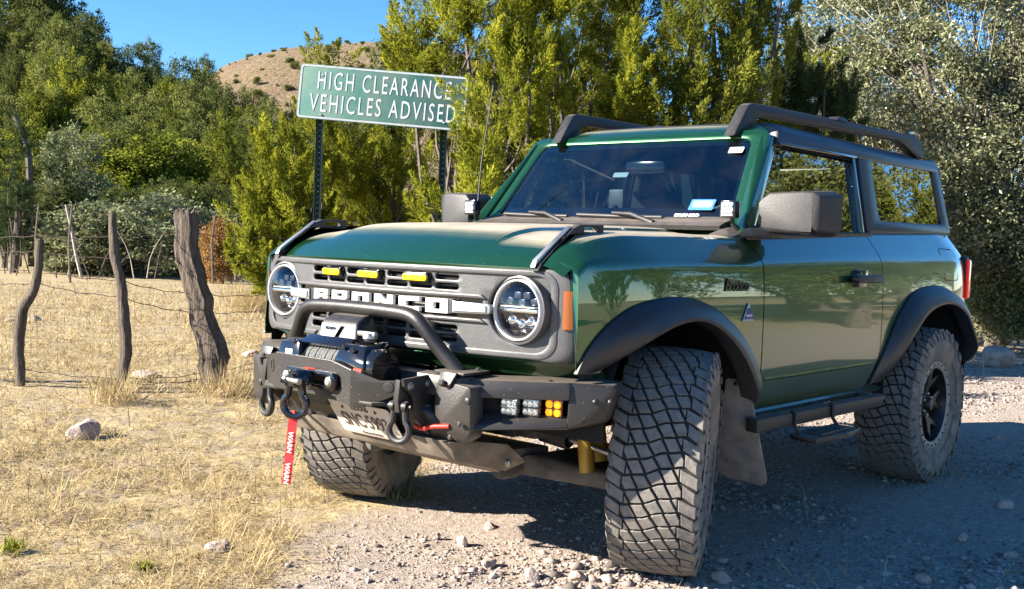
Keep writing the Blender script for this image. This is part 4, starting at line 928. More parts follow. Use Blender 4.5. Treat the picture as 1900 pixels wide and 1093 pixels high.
link('red_winch_cable', tube([(.885, .36, .585), (.89, .40, .580), (.905, .45, .598), (.885, .52, .606)], .008, 8, smooth_path=1), REDW, bump_)
link('tow_hook_receiver', moved(box((.05, .14, .05), .008), (.915, -.12, .635)), POWDER, bump_)
# ================================================================ terrain
def vnoise(x, y, seed=0):
    """smooth lattice noise in [-1, 1] for numpy arrays"""
    x = np.asarray(x, float); y = np.asarray(y, float); xi = np.floor(x).astype(np.int64); yi = np.floor(y).astype(np.int64)
    fx = x - xi; fy = y - yi; fx = fx * fx * (3 - 2 * fx); fy = fy * fy * (3 - 2 * fy)
    def h(a, b):
        n = (a * 374761393 + b * 668265263 + seed * 974634777) & 0x7fffffff
        n = ((n ^ (n >> 13)) * 1274126177) & 0x7fffffff
        return ((n ^ (n >> 16)) & 0xffff) / 32767.5 - 1
    return (h(xi, yi) * (1 - fx) + h(xi + 1, yi) * fx) * (1 - fy) + (h(xi, yi + 1) * (1 - fx) + h(xi + 1, yi + 1) * fx) * fy
def fbm(x, y, seed=0, oct_=4):
    s = 0; a = 1.0; t = 0
    for k in range(oct_): s = s + a * vnoise(x * 2 ** k, y * 2 ** k, seed + k); t += a; a *= .5
    return s / t
EDGE = [(-30, -3.5), (-14, -2.2), (-8, -1.5), (-2, -1.45), (.1, -.80), (1.35, -.10), (2.4, .9), (4, 2.0), (9, 4.5), (40, 10)]
def road_mask(x, y):
    """1 on the gravel track, 0 on the grass; soft ragged edge"""
    e = np.interp(x, [p[0] for p in EDGE], [p[1] for p in EDGE]) + .28 * fbm(x * 1.3, y * 1.3, 5) + .10 * fbm(x * 6, y * 6, 9)
    far = 7.5 + .5 * fbm(x * .8, y * .8, 6) + np.maximum(0, x) * .3
    return np.clip((y - e) / .30, 0, 1) * np.clip((far - y) / .6, 0, 1)
def ground_z(x, y):
    x = np.asarray(x, float); y = np.asarray(y, float); u, d = ud(x, y); r = np.hypot(x - CAM.x, y - CAM.y)
    m = road_mask(x, y); near = np.clip(1 - r / 30, 0, 1)
    z = near * (.018 * fbm(x * 1.1, y * 1.1, 1) + (.012 + .010 * (1 - m)) * fbm(x * 4.5, y * 4.5, 2) + (.005 + .012 * (1 - m)) * fbm(x * 17, y * 17, 3, 3))
    for wx_, wy_ in ((0, .835), (0, -.835), (-2.55, .835), (-2.55, -.835)):
        q = np.exp(-((x - wx_) ** 2 + (y - wy_) ** 2) / .09); z = z * (1 - q) + q * .004
    z = z + .03 * np.clip((.05 - m) / .05, 0, 1) * np.clip((-y - 1.6) / 1.5, 0, 1)
    # the far bank carries the wood: up to the left, down behind the vehicle
    s = np.clip((d - 27) / 55, 0, 1); h = np.clip(-u / 34, -.2, 1.25)
    hill = (s * s * (3 - 2 * s)) * (2.4 + 8.6 * h) + np.where(d > 30, .5, 0) * fbm(x / 6, y / 6, 7) * np.clip((d - 28) / 8, 0, 1)
    hill = hill * np.clip((260 - d) / 120, 0, 1)
    return z + np.maximum(hill, -.3)
def gz(x, y): return float(ground_z(np.array([x]), np.array([y]))[0])
def axis_steps(lo, hi, fine, far_lo, far_hi, grow=1.16):
    a = list(np.arange(lo, hi + 1e-6, fine)); s = fine
    while a[-1] < far_hi: s *= grow; s = min(s, 60); a.append(a[-1] + s)
    s = fine; b = [lo]
    while b[-1] > far_lo: s *= grow; s = min(s, 60); b.append(b[-1] - s)
    return np.array(b[:0:-1] + a)
gxs = axis_steps(-4.2, 2.4, .036, -900, 900); gys = axis_steps(-4.0, 2.4, .036, -900, 900)
GX, GY = np.meshgrid(gxs, gys, indexing='ij'); GZ = ground_z(GX, GY)
nx_, ny_ = GX.shape; idx = np.arange(nx_ * ny_).reshape(nx_, ny_)
gf = np.stack([idx[:-1, :-1], idx[1:, :-1], idx[1:, 1:], idx[:-1, 1:]], -1).reshape(-1, 4)
gme = np_mesh(np.stack([GX, GY, GZ], -1).reshape(-1, 3), gf, smooth_=True)
rm = gme.attributes.new('road', 'FLOAT', 'POINT'); rm.data.foreach_set('value', road_mask(GX, GY).astype(np.float32).ravel())
mt, nt, p = node_mat('ground_gravel_and_grass')
att = nt.nodes.new('ShaderNodeAttribute'); att.attribute_name = 'road'
na = noise(nt, .9, 5); nb = noise(nt, 26, 8, .68); nc = noise(nt, 160, 3, .6); nd = noise(nt, 5, 6, .6)
gr = ramp(nt, nb.outputs[0], ((.28, (.20, .165, .14)), (.5, (.37, .315, .265)), (.72, (.55, .475, .41))))
gr2 = mixc(nt, math_n(nt, 'MULTIPLY', na.outputs[0], .5), gr.outputs[0], (.42, .325, .27))
st_ = ramp(nt, nb.outputs[0], ((.25, (.16, .115, .06)), (.5, (.40, .315, .17)), (.75, (.62, .52, .33))))
st2 = mixc(nt, ramp(nt, nd.outputs[0], ((.45, (0, 0, 0)), (.62, (1, 1, 1)))).outputs[0], st_.outputs[0], (.33, .265, .19))
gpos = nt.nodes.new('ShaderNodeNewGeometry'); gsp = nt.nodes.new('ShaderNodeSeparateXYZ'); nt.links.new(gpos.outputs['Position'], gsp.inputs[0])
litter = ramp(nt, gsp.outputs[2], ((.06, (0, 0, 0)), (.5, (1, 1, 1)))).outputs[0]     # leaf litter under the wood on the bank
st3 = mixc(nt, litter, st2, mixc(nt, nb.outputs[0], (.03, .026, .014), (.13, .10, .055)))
nt.links.new(mixc(nt, att.outputs['Fac'], st3, gr2), p.inputs['Base Color'])
p.inputs['Roughness'].default_value = .95; p.inputs['Specular IOR Level'].default_value = .1
bsum = math_n(nt, 'MULTIPLY_ADD', nb.outputs[0], 1.0); bsum.node.inputs[2].default_value = 0; 
b_ = bump(nt, p, math_n(nt, 'ADD', bsum, math_n(nt, 'MULTIPLY', nc.outputs[0], .5)), .8, .02)
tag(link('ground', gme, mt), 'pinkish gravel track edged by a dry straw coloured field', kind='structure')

# bare hill on the skyline
def hill_pt(px, depth, z):
    q = at(px, 440, depth); return Vector((q.x, q.y, z))
HT = [(180, 0), (250, 20), (330, 36), (400, 48), (440, 51), (500, 53.5), (560, 55), (620, 56.5), (680, 57.5), (735, 57), (800, 57), (900, 52), (1000, 44), (1150, 30), (1300, 10), (1400, 0)]
P = []
for i, px in enumerate(np.linspace(180, 1400, 100)):
    h = spl(px, HT); row = []
    for t in np.linspace(0, 1, 40):
        dep = 175 + 145 * t; w = math.sin(t * math.pi / 2) ** 1.05; q = hill_pt(px, dep, 0)
        row.append((q.x, q.y, h * w + 2.2 * float(fbm(q.x / 18, q.y / 18, 21, 5)) * w * (1 - .45 * t)))
    for t in (.4, 1.0):
        q = hill_pt(px, 320 + 120 * t, 0); row.append((q.x, q.y, h * (1 - t) - t))
    P.append(row)
hm = grid_mesh(np.array(P), ang=80)
mt, nt, p = node_mat('dry_hill_grass')
n1 = noise(nt, .045, 6, .62); n2 = noise(nt, .9, 6, .7)
c = ramp(nt, n2.outputs[0], ((.3, (.15, .10, .05)), (.55, (.25, .178, .092)), (.8, (.33, .25, .14))))
nt.links.new(mixc(nt, ramp(nt, n1.outputs[0], ((.5, (0, 0, 0)), (.68, (1, 1, 1)))).outputs[0], c.outputs[0], (.17, .105, .075)), p.inputs['Base Color']); p.inputs['Roughness'].default_value = 1.0
n3 = noise(nt, .16, 7, .7); bump(nt, p, math_n(nt, 'ADD', n2.outputs[0], math_n(nt, 'MULTIPLY', n3.outputs[0], 3.0)), 1.0, 1.2)
tag(link('bare_hill', hm, mt), 'dry grassy hill on the skyline behind the road sign', kind='structure')

# ================================================================ plants
def leaf_mat(name, dark, light, trans=.35, gloss=.0, tcol=None):
    mt, nt, p = node_mat(name); out = nt.nodes['Material Output']; nt.nodes.remove(p)
    a = nt.nodes.new('ShaderNodeAttribute'); a.attribute_name = 'tint'
    oi = nt.nodes.new('ShaderNodeObjectInfo')
    mid = tuple((x + y) / 2 for x, y in zip(dark, light))
    c = ramp(nt, a.outputs['Fac'], ((0, dark), (.55, mid), (1, light))).outputs[0]
    d = nt.nodes.new('ShaderNodeBsdfDiffuse'); t = nt.nodes.new('ShaderNodeBsdfTranslucent'); nt.links.new(c, d.inputs[0])
    if tcol: nt.links.new(mixc(nt, .6, c, tcol), t.inputs[0])
    else: nt.links.new(c, t.inputs[0])
    m1 = nt.nodes.new('ShaderNodeMixShader'); m1.inputs[0].default_value = trans; nt.links.new(d.outputs[0], m1.inputs[1]); nt.links.new(t.outputs[0], m1.inputs[2])
    last = m1
    if gloss:
        g_ = nt.nodes.new('ShaderNodeBsdfGlossy'); g_.inputs['Roughness'].default_value = .42; g_.inputs[0].default_value = (.9, .95, 1, 1)
        m2 = nt.nodes.new('ShaderNodeMixShader'); m2.inputs[0].default_value = gloss; nt.links.new(m1.outputs[0], m2.inputs[1]); nt.links.new(g_.outputs[0], m2.inputs[2]); last = m2
    nt.links.new(last.outputs[0], out.inputs[0]); return mt
JUN = leaf_mat('juniper_yellow_green', (.055, .08, .012), (.46, .46, .05), .42)
JUND = leaf_mat('juniper_deep_green', (.045, .065, .014), (.29, .30, .045), .38)
OAKS = leaf_mat('silver_oak_leaf', (.055, .065, .024), (.36, .37, .20), .28, .03)
OAKG = leaf_mat('oak_mid_green', (.055, .075, .018), (.29, .30, .09), .42)
OAKD = leaf_mat('oak_dark_green', (.036, .052, .016), (.19, .21, .065), .40)
OAKY = leaf_mat('oak_lime_green', (.08, .105, .016), (.34, .37, .05), .45)
SAGE = leaf_mat('sage_shrub_leaf', (.10, .115, .05), (.32, .34, .19), .28)
PINE = leaf_mat('pine_needle', (.022, .040, .018), (.085, .115, .045), .2)
AUTM = leaf_mat('rusty_leaf', (.22, .12, .045), (.46, .28, .11), .35)
STRAW = leaf_mat('straw_blades', (.26, .18, .075), (.70, .58, .34), .35)
BARK = plain('bark', (.10, .082, .068), .95, var=.45, scale=30)
PALEB = plain('pale_dead_wood', (.36, .32, .27), .9, var=.3, scale=30)

def unit(v): return v / np.maximum(np.linalg.norm(v, axis=-1, keepdims=True), 1e-9)
def leaf_quads(c, d, L, W, rng, bend_=.0):
    """diamond leaves: centre c, direction d, length L, width W"""
    n = len(c); d = unit(d); r = unit(np.cross(d, rng.normal(size=(n, 3))))
    L = np.broadcast_to(L, n)[:, None]; W = np.broadcast_to(W, n)[:, None]
    nrm = np.cross(d, r)
    v = np.stack([c - d * L * .5, c - d * L * .02 + r * W * .5, c + d * L * .5 + nrm * L * bend_, c - d * L * .02 - r * W * .5], 1)
    return v.reshape(-1, 3), np.arange(4 * n).reshape(n, 4)
def sample_ellipsoids(E, n, rng, shell=.55):
    """points in the union of ellipsoids (cx, cy, cz, rx, ry, rz), most of them near the surface; returns points and outward directions"""
    E = np.array(E, float); vol = (E[:, 3] * E[:, 4] * E[:, 5]) ** (2 / 3); pick = rng.choice(len(E), n, p=vol / vol.sum()); e = E[pick]
    d = unit(rng.normal(size=(n, 3))); rad = 1 - rng.random(n) ** 1.6 * shell
    p = e[:, :3] + d * rad[:, None] * e[:, 3:]
    return p, unit(d / e[:, 3:])
def crown_juniper(E, n_tuft, per, rng, tuft=.20, L=.055, W=.012, upward=.9, zmin=.05):
    """flame-shaped upright tufts of scale-leaf sprays"""
    p, o = sample_ellipsoids(E, n_tuft, rng, .52); k = p[:, 2] > zmin; p, o = p[k], o[k]; n = len(p)
    ax = unit(o * (1 - upward * .5) + np.array([0, 0, upward]) + rng.normal(size=(n, 3)) * .25)
    size = tuft * rng.uniform(.55, 1.35, n); tint = rng.uniform(0, 1, n)
    T = np.repeat(np.arange(n), per); m_ = len(T)
    s = rng.random(m_) ** .8; prof = np.sin(np.clip(s * .9 + .1, 0, 1) * np.pi) ** .7 * (1 - .55 * s)
    rd = unit(rng.normal(size=(m_, 3))); rd = rd - ax[T] * (rd * ax[T]).sum(1, keepdims=True)
    c = p[T] + ax[T] * ((s - .35) * size[T] * 1.9)[:, None] + rd * (prof * size[T] * .62 * np.sqrt(rng.random(m_)))[:, None]
    d = ax[T] * .9 + unit(rd) * .75 + rng.normal(size=(m_, 3)) * .35
    v, f = leaf_quads(c, d, L * rng.uniform(.6, 1.5, m_), W * rng.uniform(.7, 1.4, m_), rng)
    t = np.clip(tint[T] * .55 + .30 * s + rng.uniform(-.15, .25, m_), 0, 1)
    return np_mesh(v, f, t)
def crown_leafy(E, n_cl, per, rng, clump=.22, L=.06, W=.035, shell=.6, zmin=.05, flat=.75):
    """rounded twig clumps of broad leaves"""
    p, o = sample_ellipsoids(E, n_cl, rng, shell); k = p[:, 2] > zmin; p = p[k]; n = len(p)
    size = clump * rng.uniform(.5, 1.4, n); tint = rng.uniform(0, 1, n); T = np.repeat(np.arange(n), per); m_ = len(T)
    g = rng.normal(size=(m_, 3)) * .5; g[:, 2] *= flat
    c = p[T] + g * size[T][:, None]
    d = unit(g + rng.normal(size=(m_, 3)) * .7)
    v, f = leaf_quads(c, d, L * rng.uniform(.6, 1.4, m_), W * rng.uniform(.6, 1.3, m_), rng, .1)
    t = np.clip(tint[T] * .5 + rng.uniform(0, .5, m_), 0, 1)
    return np_mesh(v, f, t)
def limbs(base, E, rng, n, r0, spread=1.0, seg=7, dead=False, lean=None, reach=.85):
    """tapered trunk that forks into limbs reaching towards the crown's lobes"""
    ms = []; E = np.array(E, float); top = E[:, :3].mean(0); base = Vector(base)
    mid = base.lerp(Vector(top), .55) + Vector((rng.normal() * .08, rng.normal() * .08, 0)) * float(np.mean(E[:, 3]))
    ms.append(tube([base - Vector((0, 0, .15)), base.lerp(mid, .4) + Vector((rng.normal() * .04, rng.normal() * .04, 0)), mid, Vector(top)], [r0 * 1.2, r0 * .9, r0 * .6, r0 * .2], seg, smooth_path=1))
    pts, _ = sample_ellipsoids(E, n, rng, .35)
    for q in pts:
        t = rng.uniform(.1, .8); a = base.lerp(mid, min(t * 1.4, 1)) if t < .6 else mid.lerp(Vector(top), t - .5)
        b = Vector(q); c = a.lerp(b, .5) + Vector(rng.normal(size=3) * .12 * (b - a).length)
        e_ = a.lerp(b, reach); rr = r0 * rng.uniform(.18, .42)
        ms.append(tube([a, c, e_], [rr, rr * .6, rr * .15], 5, cap=False, smooth_path=1))
    return join(ms)
# ---------------------------------------------------------------- near junipers, pine and oaks behind the vehicle
def lobe(px, py, depth, rx, rz, ry=None, base=(0, 0, 0)):
    q = at(px, py, depth); return (q.x - base[0], q.y - base[1], q.z - base[2], rx, ry or rx, rz)
def near_tree(name, label, cat, bpx, depth, lobes, mat, kind, seed, n, per, r0, nl=26, bark=BARK, group=None, lob=1.0, twig=0, **kw):
    rng = np.random.default_rng(seed); g_ = at(bpx, 500, depth); base = (g_.x, g_.y, gz(g_.x, g_.y))
    E = [lobe(*l[:3], l[3], l[4], l[5] if len(l) > 5 else None, base) for l in lobes]
    E = [e[:3] + tuple(q * lob for q in e[3:]) for e in E]
    root = empty(name, base, label, cat, group)
    if twig: link('bare_twigs', limbs((0, 0, .6), E, rng, twig, .045, reach=1.12), PALEB, root)
    cm = crown_juniper(E, n, per, rng, **kw) if kind == 'j' else crown_leafy(E, n, per, rng, **kw)
    link('crown', cm, mat, root); link('trunk', limbs((0, 0, 0), E, rng, nl, r0), bark, root)
    return root
# (pixel x, pixel y, depth, radius, half height)
near_tree('juniper_tree', 'low bright juniper left of the sign post with feathery tips', 'tree', 540, 11.6,
    [(520, 330, 11.4, .34, .62), (470, 430, 11.2, .26, .48), (585, 265, 11.7, .30, .60), (560, 420, 11.3, .42, .5), (505, 480, 11.2, .34, .32), (605, 150, 12.2, .22, .42), (640, 300, 12.0, .30, .5)], JUN, 'j', 1, 250, 280, .055, 30, tuft=.20, L=.05, W=.011)
near_tree('juniper_tree', 'sparse juniper with bare twisted limbs showing under the road sign', 'tree', 720, 12.6,
    [(690, 320, 12.5, .40, .5), (760, 270, 12.8, .45, .55), (720, 390, 12.2, .42, .42), (790, 370, 12.0, .34, .5), (655, 400, 12.4, .35, .45)], JUN, 'j', 2, 150, 280, .07, 60, tuft=.20, L=.05, W=.011)
near_tree('juniper_tree', 'tall yellow green juniper that hides the right end of the sign', 'tree', 900, 10.4,
    [(880, 340, 8.9, .17, .50), (892, 245, 8.8, .14, .34), (876, 205, 8.8, .05, .12), (930, 300, 10.2, .34, .65), (800, 60, 11.4, .42, .6), (775, 110, 11.3, .30, .35), (880, 80, 11.0, .50, .65), (960, 180, 10.8, .45, .65), (1000, 60, 11.2, .5, .6), (940, -60, 11.5, .7, .7), (1020, 260, 10.8, .40, .55), (850, 410, 9.3, .32, .3), (980, 360, 10.6, .45, .5)], JUN, 'j', 3, 480, 260, .11, 60, tuft=.225, L=.052, W=.012)
near_tree('juniper_tree', 'ragged dark juniper standing behind the windshield top', 'tree', 1090, 13.0,
    [(1080, 60, 13.0, .62, .8), (1130, -40, 13.2, .7, .7), (1060, 180, 12.8, .5, .6), (1170, 110, 13.0, .5, .8), (1110, 260, 12.8, .6, .5)], JUND, 'j', 4, 300, 260, .12, 70, tuft=.25, L=.06, W=.013)
near_tree('juniper_tree', 'slim bright green juniper spire just left of the roof rail', 'tree', 1170, 11.0,
    [(1168, 140, 10.9, .21, .55), (1160, 215, 10.8, .26, .5), (1178, 320, 10.9, .30, .6)], JUN, 'j', 5, 120, 280, .05, 16, tuft=.17, L=.05, W=.011)
near_tree('juniper_tree', 'tall dense juniper column rising above the front roof rail', 'tree', 1330, 11.4,
    [(1270, 130, 11.0, .36, .8), (1330, 20, 11.3, .55, .9), (1400, 100, 11.6, .45, 1.0), (1240, 230, 10.9, .30, .5), (1320, 220, 11.0, .5, .6), (1300, -80, 11.5, .55, .7), (1410, -60, 11.8, .5, .8), (1380, 320, 11.5, .55, .7)], JUND, 'j', 6, 430, 240, .12, 40, tuft=.235, L=.055, W=.0125)
near_tree('pine_sapling', 'small dark pine sapling behind the middle of the roof rail', 'tree', 1520, 12.4,
    [(1505, 170, 12.3, .35, .35), (1500, 110, 12.3, .22, .45), (1560, 190, 12.5, .28, .3), (1470, 190, 12.2, .22, .28), (1530, 260, 12.4, .5, .4)], PINE, 'j', 7, 150, 200, .05, 24, tuft=.17, L=.11, W=.006, upward=.75)
near_tree('oak_tree', 'big silvery leaved oak spreading behind the rear of the vehicle', 'tree', 1855, 15.5,
    [(1700, 150, 14.5, 1.0, .9), (1800, 60, 15, 1.1, .9), (1890, 200, 14.5, .9, .9), (1620, 60, 15.5, .9, .8), (1850, 330, 14.2, .85, .75), (1760, 330, 14.0, .7, .7), (1900, 440, 14, .8, .6), (1980, 120, 15, 1.2, 1.2), (1830, 460, 14.0, .55, .45), (1700, -60, 15.5, 1.2, .8), (1890, -60, 15.5, 1.2, .8)], OAKS, 'l', 8, 560, 165, .13, 150, BARK, clump=.25, L=.058, W=.032, shell=.40, lob=.86, twig=170)
near_tree('oak_tree', 'pale oak behind the pine sapling with sky showing between its leaves', 'tree', 1590, 18.0,
    [(1560, 60, 18, 1.0, 1.0), (1640, 180, 17.5, .9, .9), (1500, 170, 18.5, .9, 1.1), (1680, 260, 17, .8, .8), (1560, 300, 17.5, 1.0, .9)], OAKS, 'l', 9, 260, 150, .13, 60, BARK, clump=.28, L=.065, W=.036, shell=.4, lob=.9, twig=50)
near_tree('oak_shrub', 'low sunlit oak shrub to the right of the tail lamp', 'shrub', 1870, 16.5,
    [(1850, 500, 14.8, .7, .5), (1920, 545, 14.8, .8, .5), (1800, 480, 15.2, .6, .6), (1870, 575, 15, .5, .3), (1940, 600, 14.9, .5, .35)], SAGE, 'l', 10, 260, 170, .06, 50, PALEB, clump=.30, L=.055, W=.032)
near_tree('juniper_tree', 'olive juniper glimpsed in shade behind the hardtop window', 'tree', 1450, 15.5,
    [(1450, 200, 15.5, .9, 1.0), (1400, 330, 15.5, 1.0, .8), (1530, 380, 16, 1.2, .8)], JUND, 'j', 12, 300, 130, .1, 30, tuft=.24, L=.07, W=.017)
# ---------------------------------------------------------------- wooded slope on the left
def proto_crown(kind, seed, rng_shape=None):
    rng = np.random.default_rng(seed); E = []
    if kind == 'oak':
        for k in range(9):
            a = rng.uniform(0, 6.28); r = rng.uniform(.2, .95); E.append((r * math.cos(a), r * math.sin(a), rng.uniform(1.3, 2.9) - .35 * r, rng.uniform(.5, .8), rng.uniform(.5, .8), rng.uniform(.38, .62)))
        E.append((0, 0, 3.0, .8, .8, .6)); E.append((0, 0, 1.7, 1.2, 1.2, .8))
        cm = crown_leafy(E, 330, 62, rng, clump=.21, L=.075, W=.05, shell=.45, zmin=.4)
    elif kind == 'jun':
        for k in range(8):
            a = rng.uniform(0, 6.28); z = rng.uniform(.7, 3.4); r = .75 * (1 - z / 4.6) * rng.uniform(.5, 1.1); E.append((r * math.cos(a), r * math.sin(a), z, .55 * (1.2 - z / 5), .55 * (1.2 - z / 5), .65))
        E.append((0, 0, 3.5, .35, .35, .7)); E.append((0, 0, 1.5, .9, .9, 1.0))
        cm = crown_juniper(E, 300, 60, rng, tuft=.26, L=.10, W=.03)
    elif kind == 'pine':
        for k in range(10):
            z = 1.0 + 4.2 * k / 9; r = (1.15 - .19 * z) ; a = rng.uniform(0, 6.28); E.append((r * .6 * math.cos(a), r * .6 * math.sin(a), z, max(r * .7, .2), max(r * .7, .2), .28))
        cm = crown_juniper(E, 240, 50, rng, tuft=.24, L=.15, W=.018, upward=.5)
    else:
        for k in range(7):
            a = rng.uniform(0, 6.28); r = rng.uniform(.2, .9); E.append((r * math.cos(a), r * math.sin(a), rng.uniform(.5, 1.4) - .2 * r, .6, .6, .5))
        cm = crown_leafy(E, 330, 60, rng, clump=.20, L=.07, W=.042, zmin=.03)
    tr = limbs((0, 0, 0), E, rng, 14 if kind != 'shrub' else 22, .12 if kind != 'shrub' else .05)
    return cm, tr
PROTO = {}
for k in ('oak', 'jun', 'pine', 'shrub'):
    for v in range(3): PROTO[k, v] = proto_crown(k, 40 + v + 10 * len(k))
def crown_of(root, me, mat):
    if not len(me.materials): me.materials.append(mat)
    o = link('crown', me, None, root); o.material_slots[0].link = 'OBJECT'; o.material_slots[0].material = mat; return o
def slope_tree(name, label, cat, kind, v, mat, px, depth, h, wd=1.0, group=None, rot=0.0, top_py=None):
    q = at(px, 450, depth); z = gz(q.x, q.y)
    if top_py is not None:
        h = max(1.0, at(px, top_py, depth).z - z)
    base_h = {'oak': 3.55, 'jun': 4.2, 'pine': 5.5, 'shrub': 1.75}[kind]; s = h / base_h
    root = empty(name, (q.x, q.y, z - .05), label, cat, group); root.rotation_euler.z = rot; root.scale = (s * wd, s * wd, s)
    cm, tr = PROTO[kind, v]; crown_of(root, cm, mat); link('trunk', tr, BARK, root)
    return root
# trees one can tell apart: (name, label, kind, variant, material, px, depth, top py, width factor)
SINGLE = [
 ('oak_tree', 'lime green round topped oak in the middle of the wooded slope', 'oak', 0, OAKY, 225, 37, 248, 1.45),
 ('oak_tree', 'lime green oak touching the right side of its round topped twin', 'oak', 1, OAKY, 330, 38, 250, 1.35),
 ('sage_shrub', 'pale sage green shrub behind the two taller fence posts', 'shrub', 0, SAGE, 265, 29, 352, 1.5),
 ('sage_shrub', 'pale sage green shrub left of the thick fence post', 'shrub', 1, SAGE, 190, 30, 375, 1.2),
 ('sage_shrub', 'small grey green shrub right behind the thick fence post', 'shrub', 2, SAGE, 365, 30, 375, 1.25),
 ('rusty_shrub', 'small rusty orange shrub between thick post and bright juniper', 'shrub', 2, AUTM, 418, 26.5, 398, .62),
 ('pine_tree', 'dark pine at the left picture edge with bare lower branches', 'pine', 0, PINE, 25, 28, 205, 1.15),
 ('pine_tree', 'dark grey green pine right of the broken snag', 'pine', 1, PINE, 100, 31, 250, 1.05),
 ('oak_tree', 'blue grey leafed oak in front of the lime green pair', 'oak', 2, SAGE, 135, 34, 235, .95),
 ('juniper_tree', 'pointed green juniper standing high at the left of the slope', 'jun', 0, JUND, 60, 46, 150, 1.1),
 ('juniper_tree', 'yellowish juniper with a pointed top above the lime green oaks', 'jun', 1, JUN, 120, 48, 105, 1.2),
 ('oak_tree', 'very large dark oak crowning the upper left corner', 'oak', 1, OAKD, 45, 68, -90, .9),
 ('oak_tree', 'dark rounded oak on the skyline below the upper left giant', 'oak', 0, OAKD, 150, 70, 12, .8),
 ('pine_tree', 'flat topped dark tree alone on the skyline left of the bare hill', 'oak', 2, OAKD, 268, 74, 75, .6),
 ('oak_tree', 'dark rounded oak at the foot of the bare hill skyline', 'oak', 2, OAKD, 372, 78, 105, .6),
 ('juniper_tree', 'dark juniper low on the slope left of the bright near juniper', 'jun', 2, JUND, 415, 37, 215, 1.25),
 ('oak_tree', 'dark oak in front of the bare hill beside the big juniper', 'oak', 0, OAKD, 705, 90, 78, .6),
]
for i, (nm, lb, kd, v, mt_, px, dep, tpy, wd) in enumerate(SINGLE):
    slope_tree(nm, lb, 'shrub' if 'shrub' in nm else 'tree', kd, v, mt_, px, dep, 4, wd, None, i * 1.7, tpy)
# the rest of the wood, row by row up the slope; each one placed in its row by its order from the left
ORD = ['leftmost', 'second', 'third', 'fourth', 'fifth', 'sixth', 'seventh', 'eighth', 'ninth', 'tenth', 'eleventh', 'twelfth', 'thirteenth', 'fourteenth', 'fifteenth', 'sixteenth', 'seventeenth', 'eighteenth']
ROWS = [(33, 0, 470, 12, [(0, 330), (470, 345)], ['oak'], [OAKD], 'dark shaded oak {} in the front row behind the shrubs', 'front row of the wood'),
        (40, -20, 560, 16, [(0, 235), (200, 235), (560, 250)], ['oak', 'oak', 'jun'], [OAKG, OAKD, JUND], 'mid green tree {} in the second row of the wooded slope', 'second row of the wood'),
        (47, -30, 620, 16, [(0, 165), (150, 160), (300, 190), (600, 235)], ['jun', 'oak'], [JUND, OAKG], 'green tree {} in the third row of the wooded slope', 'third row of the wood'),
        (55, -20, 660, 17, [(0, 90), (110, 95), (200, 130), (330, 155), (400, 175), (500, 200), (650, 235)], ['oak', 'jun', 'oak'], [OAKG, JUND, OAKD], 'mid green tree {} in the fourth row of the wooded slope', 'fourth row of the wood'),
        (63, -10, 700, 18, [(0, 10), (130, 30), (190, 75), (250, 105), (330, 125), (400, 150), (480, 178), (700, 240)], ['oak'], [OAKD, OAKG], 'dark oak {} in the topmost row of the wooded slope', 'topmost row of the wood')]
for r_i, (dep, p0, p1, n, tops, kds, mts, lb, gp) in enumerate(ROWS):
    for k in range(n):
        rr = random.Random(100 * r_i + k); kd = kds[(k * 7 + r_i) % len(kds)]; px = p0 + (p1 - p0) * (k + rr.uniform(-.25, .25)) / (n - 1)
        word = ORD[k] if k == 0 else ORD[k] + ' from the left'
        slope_tree('juniper_tree' if kd == 'jun' else 'oak_tree', lb.format(word), 'tree', kd, rr.randrange(3), mts[(k * 5 + r_i) % len(mts)], px, dep + rr.uniform(-2.5, 2.5), 4, rr.uniform(.75, 1.0) * (1 if dep < 45 else .8), gp, rr.uniform(0, 6), interp(px, tops) + rr.uniform(-14, 14))
# scattered dark bushes on the bare hill
rr = random.Random(5)
hb = []
for k in range(120):
    px = rr.uniform(400, 735); t = rr.uniform(.35, 1.0); dep = 175 + 145 * t; h = spl(px, HT); q = at(px, 440, dep)
    s = .16 + .5 * rr.random() ** 2.2; root = empty('hill_bush', (q.x, q.y, h * math.sin(t * math.pi / 2) ** 1.05 - .2), 'dark bush scattered over the bare hill on the skyline', 'bush', 'bushes on the bare hill'); root.scale = (s * 1.6, s * 1.6, s * 1.6); root.rotation_euler.z = rr.uniform(0, 6)
    crown_of(root, PROTO['shrub', k % 3][0], OAKG)
# trees on the far side of the track, mirrored in the vehicle's windows and flank
FINE = {}
for k, sd0 in (('oak', 91), ('jun', 92)):
    rng = np.random.default_rng(sd0); E = [(math.cos(a) * r, math.sin(a) * r, z, .6, .6, .5) for a, r, z in zip(rng.uniform(0, 6.28, 11), rng.uniform(.2, 1.0, 11), rng.uniform(.9, 3.0, 11))] + [(0, 0, 1.7, 1.1, 1.1, .9)]
    FINE[k] = crown_leafy(E, 520, 90, rng, clump=.2, L=.050, W=.032) if k == 'oak' else crown_juniper(E, 420, 90, rng, tuft=.22, L=.09, W=.025)
MIRR = [('oak', 0, OAKG, -15, 6.5, 5.2, 1.2), ('oak', 1, OAKD, -19, 9.5, 7.2, 1.0), ('jun', 0, JUND, -24, 9.0, 7.4, 1.1), ('oak', 2, OAKG, -11.5, 9.5, 5.4, 1.3), ('jun', 1, JUND, -8, 11.5, 4.4, 1.4), ('oak', 0, OAKD, -3.5, 13.5, 4.2, 1.4), ('oak', 1, OAKG, 1.5, 14, 3.8, 1.4), ('oak', 2, OAKD, -28, 13, 10.5, 1.1), ('oak', 1, OAKG, -33, 10.5, 9.0, 1.1)]
